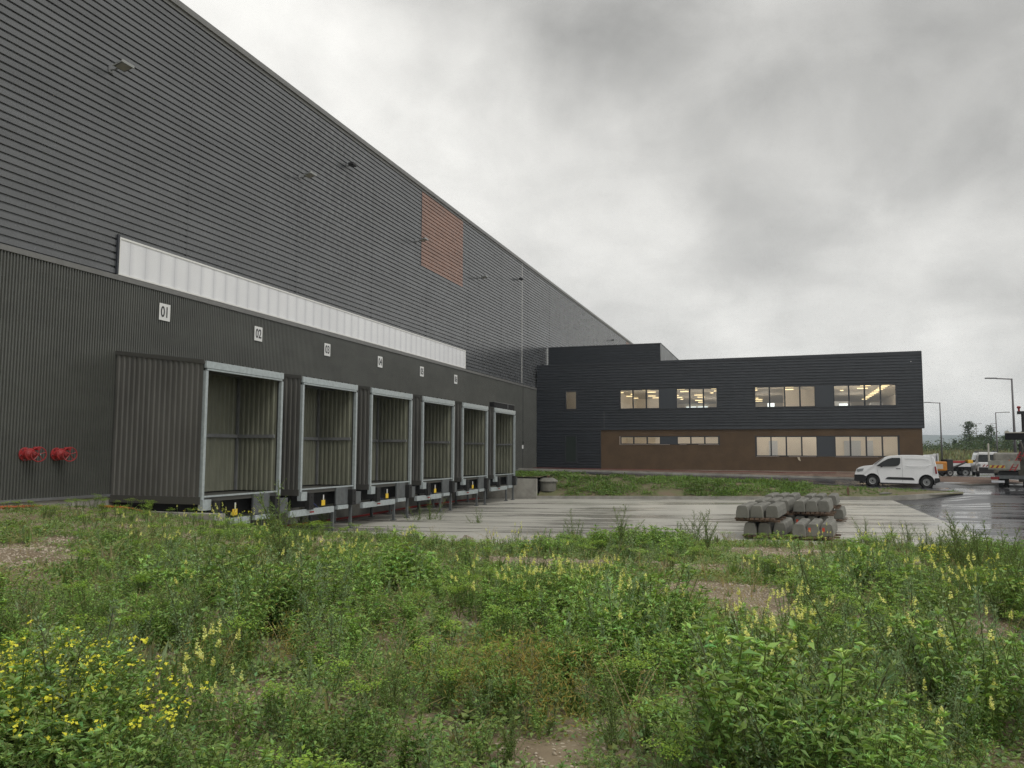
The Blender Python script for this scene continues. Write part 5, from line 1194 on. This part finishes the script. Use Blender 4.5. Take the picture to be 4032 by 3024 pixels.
for k, (x, y, r_) in enumerate(pts):
    if rg.random() < ba[k] * 1.1 or den[k] < .13 + .10 * (r_ > 13): continue
    edge = bound(x) - y; far = r_ > 9.0; hs = .22 + 1.75 * max(0, hh[k] - .12) ** 1.25
    if edge < 3: hs *= .48 + .17 * edge
    if r_ > 12: hs *= .85
    if x < -7 and y > 9: hs *= max(.28, 1 - .09 * (-7 - x) - .04 * (y - 9))
    if ba[k] > .15: hs *= .6
    if r_ < 3.6: hs *= .75
    tint = 1 + .22 * (sp2[k] - .5) * 2 + rg.normal(0, .10)
    u = rg.random(); z = zs_[k] - .01
    if sp[k] > .56:   w3 = (.72, .10, .03, .05)
    elif sp[k] > .42: w3 = (.46, .24, .07, .12)
    else:             w3 = (.24, .36, .08, .22)
    c3 = np.cumsum(w3)
    if u < c3[0]: place(F_leafy, (T_MERF if far else T_MER)[rg.integers(NT_)], x, y, z, hs * rg.uniform(.75, 1.15), rg, tint=tint)
    elif u < c3[1]: place(F_goose, (T_GOOF if far else T_GOO)[rg.integers(NT_)], x, y, z, hs * rg.uniform(.55, .95), rg, .16, tint)
    elif u < c3[2]:
        T = (T_RESF if far else T_RES)[rg.integers(6)]; place(F_res, T[:2], x, y, z, hs * rg.uniform(.7, 1.0), rg)
    elif u < c3[3]: place(F_goose, T_FEA[rg.integers(6)], x, y, z, hs * rg.uniform(.7, 1.15), rg, .16, tint)
    elif u < c3[3] + .06: place(F_low, T_SPU[rg.integers(5)], x, y, z, rg.uniform(.7, 1.3), rg)
    elif u < c3[3] + .07 and r_ > 4.5: place(F_low, T_GRA[rg.integers(6)], x, y, z, rg.uniform(.8, 1.3), rg)
    else: place(F_low, T_COV[rg.integers(6)], x, y, z, rg.uniform(.9, 1.5), rg)
pts = fan(12500, rg, power=.8); zs_ = meadow_z(pts[:, 0], pts[:, 1]); ba = bareness(pts[:, 0], pts[:, 1]); sp = vnoise(pts[:, 0], pts[:, 1], 1.4, 51)
for k, (x, y, r_) in enumerate(pts):
    if rg.random() < ba[k] * .88: continue
    u = rg.random(); T = T_COV[rg.integers(6)] if (u < .78 or r_ < 4.5) else (T_GRA[rg.integers(6)] if u < .85 else (T_COVL[rg.integers(3)] if u < .97 else T_GRAY[rg.integers(3)]))
    place(F_low, T, x, y, zs_[k] - .004, rg.uniform(.7, 1.3) * (.6 if ba[k] > .3 else 1) * (1.2 if r_ > 12 else 1) * (.7 if (x < -8 and y > 12) else 1), rg)
pts = fan(800, rg, 4.6, 23); zs_ = meadow_z(pts[:, 0], pts[:, 1])
for k, (x, y, r_) in enumerate(pts): place(F_low, T_STK[rg.integers(6)], x, y, zs_[k], rg.uniform(.5, 1.0) * (.5 if (x < -9 and y > 12) else 1), rg, .25)
for (px, py, n) in ((1130, 1490, 26), (560, 1420, 6), (1350, 1300, 6), (1480, 1300, 5)):       # straw-coloured seeded weeds
    X, Y, Z = ground_hit(px * 1.823, (py + 25) * 1.823)
    for _ in range(n):
        x, y = X + rg.normal(0, .32), Y + rg.normal(0, .35); place(F_low, T_DRY[rg.integers(3)], x, y, float(meadow_z(x, y)), rg.uniform(.7, 1.2), rg)
def stuff(F, name, m, label): o = F.build(name, m); tag(o, label, kind='stuff'); return o
stuff(F_leafy, 'leafy_weeds', LEAF, 'dense bright green leafy weeds filling the foreground')
stuff(F_goose, 'upright_weeds', LEAF, 'grey-green upright seeding weeds through the foreground')
stuff(F_res, 'thin_weeds', LEAF, 'thin-leaved weeds with unripe spikes in the foreground')
stuff(F_low, 'ground_cover', LEAF, 'low ground cover and grass between the taller weeds')

# countable flowering and tall plants, each an object of its own
def plant_src(name, T, petals=True):
    r = bpy.data.objects.new(name, None); r.empty_display_size = .1
    F = Fol(); F.add(T[0], T[1]); f = F.build('foliage', LEAF, r)
    for (pv_, pc_) in (T[2] if petals else []): G = Fol(); G.add(pv_, pc_); G.build('flower_spike', PETAL, r)
    COL.objects.link(r); return r
def scatter(srcs, spots, label, cat, group, used):
    for (x, y, s) in spots:
        i = int(rg.integers(len(srcs))); src = srcs[i]
        o = src if i not in used else copy_tree(src); used.add(i)
        o.location = (x, y, float(meadow_z(x, y)) - .01); o.scale = (s, s, s); o.rotation_euler = (rg.normal(0, .08), rg.normal(0, .08), rg.uniform(0, 6.28)); tag(o, label, cat, group)
res_src = [plant_src('reseda_plant', t_reseda(rg, .62)) for _ in range(6)]; u1 = set()
spots = []
for (px, py, sx, sy, n) in ((1170, 1300, 110, 26, 17), (1250, 1270, 60, 20, 6), (1800, 1260, 130, 26, 9), (1500, 1380, 120, 40, 10), (1680, 1400, 90, 30, 8), (2060, 1290, 110, 30, 10), (1880, 1160, 60, 8, 8), (1960, 1200, 90, 16, 5), (620, 1190, 160, 20, 7), (480, 1130, 90, 10, 8), (760, 1220, 90, 14, 6),
                            (540, 1290, 120, 26, 6), (900, 1135, 60, 10, 7), (1420, 1150, 60, 10, 6), (2000, 1480, 90, 60, 5), (1080, 1155, 60, 12, 5), (2150, 1590, 25, 20, 3), (1930, 1640, 60, 8, 3), (1720, 1500, 60, 30, 4), (500, 1560, 90, 40, 4), (350, 1170, 120, 12, 5), (1750, 1165, 60, 6, 4)):
    for _ in range(n):
        try: x, y, z = ground_hit((px + rg.normal(0, sx * .6)) * 1.823, (py + 22 + rg.normal(0, sy * .6)) * 1.823)
        except Exception: continue
        if y > bound(x) - .1 or y < 1.5 or x < -17 or math.hypot(x, y) < 2.8 or not np.isfinite(x): continue
        spots.append((x, y, rg.uniform(.6, .9) * (1 if math.hypot(x, y) > 5 else .8)))
scatter(res_src, spots, 'wild plant with pale yellow flower spikes among the green weeds', 'wildflower', 'pale yellow spiked wildflowers', u1)
mus_src = [plant_src('mustard_plant', t_mustard(rg, .54)) for _ in range(5)]; u2 = set(); spots = []
for (px, py, sx, sy, n) in ((110, 1560, 110, 60, 8), (50, 1600, 50, 30, 4), (270, 1640, 60, 20, 3), (70, 1500, 60, 20, 3)):
    for _ in range(n):
        x, y, z = ground_hit((px + rg.normal(0, sx * .6)) * 1.823, (py + 60 + rg.normal(0, sy * .6)) * 1.823)
        if math.hypot(x, y) > 2.7: spots.append((x, y, rg.uniform(.7, 1.0)))
scatter(mus_src, spots, 'mustard plant with bright yellow flowers on arching stems, bottom left corner', 'wildflower', 'yellow mustard flowers bottom left', u2)
spots = []
for (px, py, n) in ((440, 1110, 7), (1710, 1140, 3), (2050, 1215, 5), (1140, 1190, 2), (2140, 1260, 2)):
    for _ in range(n):
        x, y, z = ground_hit((px + rg.normal(0, 30)) * 1.823, (py + 14 + rg.normal(0, 8)) * 1.823)
        if y < bound(x) - .1: spots.append((x, y, rg.uniform(.5, .8)))
scatter(mus_src, spots, 'small mustard plant with yellow flowers near the far edge of the weeds', 'wildflower', 'yellow mustard flowers by the yard', u2)
def t_bush(rg):
    Vs, Cs = [], []
    for k in range(5):
        V, C = t_goosefoot(rg, rg.uniform(.6, 1.0) if k else 1.0, 1.0, (.17, .255, .075)); a = rg.uniform(0, 6.28); tx, ty = (rg.normal(0, .22, 2) if k else (0, 0))
        M = np.array([[math.cos(a), -math.sin(a), tx], [math.sin(a), math.cos(a), ty], [0, 0, 1]]); Vs.append((V.reshape(-1, 3) @ M.T + [rg.normal(0, .04), rg.normal(0, .04), 0]).reshape(-1, 4, 3)); Cs.append(C)
    return np.concatenate(Vs), np.concatenate(Cs)
goo_src = [plant_src('tall_weed', t_bush(rg), False) for _ in range(6)]; u3 = set()
TALL = [(612, 1242, 203, 'tallest feathery weed, rising in front of the second dock box'), (590, 1155, 60, 'bushy dark weed below the guide bar of the second dock'), (700, 1140, 58, 'bushy weed below the legs between second and third dock'), (930, 1150, 75, 'leafy weed in front of the wet yard, left of its centre'), (905, 1150, 60, 'weed left of the leafy one in front of the wet yard'),
        (500, 1128, 36, 'low weed below the sill of the nearest dock box'), (560, 1136, 46, 'weed under the bumper of the nearest dock box'), (650, 1138, 50, 'weed under the front plate between first and second dock'), (2060, 1236, 118, 'bushy weed at right just left of the tall dark one'), (2122, 1262, 132, 'bushy weed at right between the two tallest'), (2178, 1285, 150, 'bushy tall weed beside the right picture edge'), (2025, 1222, 88, 'medium weed at right before the concrete and asphalt joint'),
        (1960, 1186, 62, 'weed at the yard edge well right of the blocks'), (1925, 1176, 50, 'short weed at the yard edge right of the blocks'), (640, 1196, 92, 'bushy weed at the foot of the tallest feathery weed'), (1230, 1500, 130, 'bushy grey weed below the dry patch'), (1640, 1480, 170, 'bushy weed in the right half of the foreground'), (850, 1560, 150, 'bushy weed in the lower left half'), (1240, 1180, 82, 'thin weed standing against the wet yard, left one'), (1345, 1200, 112, 'thin weed standing against the wet yard, taller right one'), (1030, 1160, 65, 'thin weed against the yard near the dock legs'), (1505, 1190, 88, 'bushy weed left of the concrete blocks, left half'), (1530, 1192, 92, 'bushy weed left of the concrete blocks, right half'),
        (1480, 1188, 60, 'low bushy weed at the left of the clump beside the blocks'), (1690, 1165, 50, 'feathery weed growing in front of the front left blocks'), (1710, 1168, 42, 'feathery weed between the two front block rows'), (2082, 1250, 148, 'tall dark weed at right against the wet asphalt'), (2100, 1240, 110, 'weed just right of the tall dark one by the asphalt'),
        (2150, 1260, 135, 'tall weed farthest right against the wet asphalt'), (2000, 1200, 70, 'spreading weed against the concrete and asphalt joint'), (1870, 1175, 60, 'weed behind the yellow spikes right of the blocks'), (2195, 1290, 120, 'weed cut by the right picture edge'), (1120, 1440, 160, 'tall grey weed in the middle foreground'),
        (430, 1410, 165, 'tall weed with dark stem in the left foreground'), (510, 1300, 120, 'feathery weed in the left middle ground'), (360, 1380, 130, 'grey weed near the left foreground stem'), (190, 1380, 130, 'grey feathery weed at left'), (60, 1400, 150, 'grey feathery weed near the left edge'), (1470, 1420, 150, 'weed with dark upright stem right of centre'),
        (1860, 1560, 200, 'grey weed in the right foreground'), (1320, 1640, 190, 'grey weed bottom centre'), (1100, 1650, 150, 'grey weed at the bottom edge left of centre'), (2070, 1440, 190, 'tall branching weed in the right foreground')]
for (px, py, hpx, lb) in TALL:
    x, y, z = ground_hit(px * 1.823, py * 1.823)
    dpt = float((RW.T @ np.array([x, y, z]))[2]); h = hpx * 1.823 / F_PX * dpt
    i = int(rg.integers(6)); o = goo_src[i] if i not in u3 else copy_tree(goo_src[i]); u3.add(i)
    o.location = (x, y, z - .01); o.scale = (h * .95, h * .95, h * 1.0); o.rotation_euler = (rg.normal(0, .05), rg.normal(0, .05), rg.uniform(0, 6.28)); tag(o, lb.capitalize(), 'weed', 'tall weeds standing out of the foreground')
for k, s_ in enumerate(goo_src):
    if k not in u3: [bpy.data.objects.remove(c) for c in list(s_.children)]; bpy.data.objects.remove(s_)

# gravel on the bare soil
gp = fan(52000, rg, 2.6, 24, .8); gb = bareness(gp[:, 0], gp[:, 1]); gp = gp[(gb > .15) | (rg.random(len(gp)) < .10)]
gz = meadow_z(gp[:, 0], gp[:, 1]); n = len(gp); sz = rg.uniform(.005, .02, n) * np.clip(gp[:, 2] / 8, .7, 1.8); sz[rg.random(n) < .05] *= 1.7
oc = np.array([[1, 0, 0], [0, 1, 0], [-1, 0, 0], [0, -1, 0], [0, 0, .7], [0, 0, -.7]]); tri = np.array([[0, 1, 4], [1, 2, 4], [2, 3, 4], [3, 0, 4], [1, 0, 5], [2, 1, 5], [3, 2, 5], [0, 3, 5]])
vv = oc[None] * sz[:, None, None] * rg.uniform(.6, 1.3, (n, 6, 1)); aa = rg.uniform(0, 6.28, n); ca, sa = np.cos(aa)[:, None], np.sin(aa)[:, None]
vv = np.stack([vv[..., 0] * ca - vv[..., 1] * sa, vv[..., 0] * sa + vv[..., 1] * ca, vv[..., 2]], -1) + np.stack([gp[:, 0], gp[:, 1], gz + .003], -1)[:, None]
me = bpy.data.meshes.new('gravel'); me.vertices.add(n * 6); me.vertices.foreach_set('co', vv.reshape(-1)); ix = (tri[None] + (np.arange(n) * 6)[:, None, None]).reshape(-1).astype(np.int32)
me.loops.add(len(ix)); me.loops.foreach_set('vertex_index', ix); me.polygons.add(len(ix) // 3); me.polygons.foreach_set('loop_start', np.arange(0, len(ix), 3, dtype=np.int32)); me.update()
me.materials.append(mat('gravel_stone', (.56, .49, .39), .8, col2=(.33, .27, .20), vscale=60)); o = bpy.data.objects.new('gravel', me); COL.objects.link(o); tag(o, 'pale gravel scattered on the bare soil', kind='stuff')

# grass bank cover
F = Fol(); nb = 3600
bx = rg.uniform(-13.4, 8.6, nb); by = 45.25 + rg.random(nb) ** .9 * 4.8; bz = bank_z(bx, by); lim = np.interp(bx, [-17.5, 4.5, 8.8], [50.0, 49.2, 46.2])
pat = vnoise(bx, by, 1.0, 61); pat2 = vnoise(bx, by, 2.6, 62)
TB = [t_cover(rg, .2, .8, (.14, .235, .055)) for _ in range(6)]; TG = [t_grass(rg, .18, .8, (.19, .29, .07)) for _ in range(4)]
for k in range(nb):
    if by[k] > lim[k] - .1 or rg.random() < .25 * (bx[k] < -10) or pat[k] < .30 + .3 * (by[k] < 45.6): continue
    T = TB[rg.integers(6)] if rg.random() < (.75 if bx[k] < 3 else .35) else TG[rg.integers(4)]
    place(F, T, bx[k], by[k], bz[k] - .02, rg.uniform(1.0, 1.9) * (.7 + .5 * pat[k]) * (1 if bx[k] < 1.5 else .45), rg, .1, .8 + .45 * pat2[k])
for k in range(260):
    x, y = rg.uniform(-17.3, -13.3), rg.uniform(45.5, 50); place(F, TB[rg.integers(6)], x, y, -1.42 + (y - 45.3) * .03, rg.uniform(1., 2.), rg)
stuff(F, 'bank_plants', LEAF, 'green grass and weeds covering the bank')

# far vegetation
def tree(x, y, zb_, H, Wd, seed, label, cat='tree', tr=.10, col=(.05, .085, .035), narrow=.55, n=2600, ls=.30):
    r_ = np.random.default_rng(seed); root = empty('tree', (x, y, zb_), label, cat, 'trees beyond the roads')
    q = MB(); q.tube([(0, 0, 0), (.05 * H * .1, 0, H * .4), (0, .02 * H, H * .85)], [H * .03, H * .02, H * .006], 7)
    for k in range(9):
        a = k * 2.4; h0 = H * (.25 + .07 * k); q.tube([(0, 0, h0), (math.cos(a) * Wd * .33, math.sin(a) * Wd * .33, h0 + H * .12)], [H * .010, H * .003], 5)
    q.build('trunk', mat('bark', (.07, .055, .045), .9, var=.2), root)
    F = Fol(); ncl = 46; P_, Dd = [], []
    for k in range(ncl):
        t = r_.uniform(.03, 1) ** 1.15; rad_ = Wd / 2 * ((1 - t) ** .62 * .95 + .10)
        a = r_.uniform(0, 6.28); c = np.array([math.cos(a) * rad_ * r_.uniform(.25, 1), math.sin(a) * rad_ * r_.uniform(.25, 1), H * t]); m_ = n // ncl
        P_.append(c + r_.normal(0, 1, (m_, 3)) * [Wd * .085, Wd * .085, H * .035])
    P_ = np.concatenate(P_); P_[:, 2] = np.clip(P_[:, 2], .1, H * 1.02); L = r_.uniform(.5, 1.1, len(P_)) * ls
    V, C = leaves(P_, r_.normal(0, 1, P_.shape), r_.normal(0, .6, P_.shape) + [0, 0, 1], L, L * .6, col); F.add(V, jitter(C, r_, .25, .1)); F.build('crown', LEAF, root)
    return root
tree(33.6, 168, .0, 5.9, 4.2, 1, 'larger bushy tree on the horizon between two street lamps')
tree(35.7, 168.5, .0, 3.6, 3.2, 9, 'low rounded tree at the right foot of the larger tree')
tree(34.8, 159, .0, 5.1, 3.1, 2, 'second bushy tree right of the larger one')
tree(38.0, 160, .0, 3.4, 3.8, 3, 'low tree right of the second tree, behind the lamp with right arm')
tree(30.5, 165, .1, 2.6, 1.5, 4, 'small slender tree left of the larger tree', n=500)
tree(43.5, 165, .0, 5.0, 2.0, 6, 'thin open tree behind the works truck crane', n=700)
tree(45.8, 165, .0, 6.6, 3.4, 7, 'tree partly hidden behind the crane mast', n=1200)
tree(41.2, 190, .2, 5.6, 1.1, 8, 'very thin sapling against the sky beside the truck', n=200)
F = Fol(); nb = 520
for k in range(nb):
    x = rg.uniform(14, 75); y = rg.uniform(150, 175) + (x - 30) * .2; h = rg.uniform(1.3, 2.9) * (.85 if x < 32 else 1.25); m_ = 46
    P_ = rg.normal(0, 1, (m_, 3)) * [.9, .9, h * .28] + [x, y, field_z(np.array(x), np.array(y)) + h * .5]; L = rg.uniform(.2, .45, m_)
    V, C = leaves(P_, rg.normal(0, 1, P_.shape), rg.normal(0, .6, P_.shape) + [0, 0, 1], L, L * .6, (.075, .12, .042)); F.add(V, jitter(C, rg, .2, .12) * rg.uniform(.65, 1.25))
stuff(F, 'distant_bushes', LEAF, 'belt of green bushes along the far side of the field')
F = Fol()
for k in range(3800):
    x = rg.uniform(10, 70); y = rg.uniform(100, 160); T = T_GRAY[rg.integers(3)] if rg.random() < .75 else T_GRA[0]
    place(F, T, x, y, float(field_z(np.array(x), np.array(y))) - .02, rg.uniform(4, 8), rg)
stuff(F, 'field_grass', LEAF, 'tall yellow dry grass in the far field')

# ---------------------------------------------------------------- haze
hz = MB(); hz.box(-560, 3080, -90, 3700, -4.5, 88); ho_ = hz.build('haze', None if False else [])
hm = bpy.data.materials.new('haze'); hm.use_nodes = True; t = NT(hm.node_tree); pv = t.n('ShaderNodeVolumePrincipled'); pv.inputs['Color'].default_value = (.80, .90, 1.0, 1); pv.inputs['Density'].default_value = .00034
t.t.links.new(pv.outputs[0], t.n('ShaderNodeOutputMaterial').inputs[1]); ho_.data.materials.clear(); ho_.data.materials.append(hm); ho_['kind'] = 'stuff'; ho_['label'] = 'thin pale haze in the air'
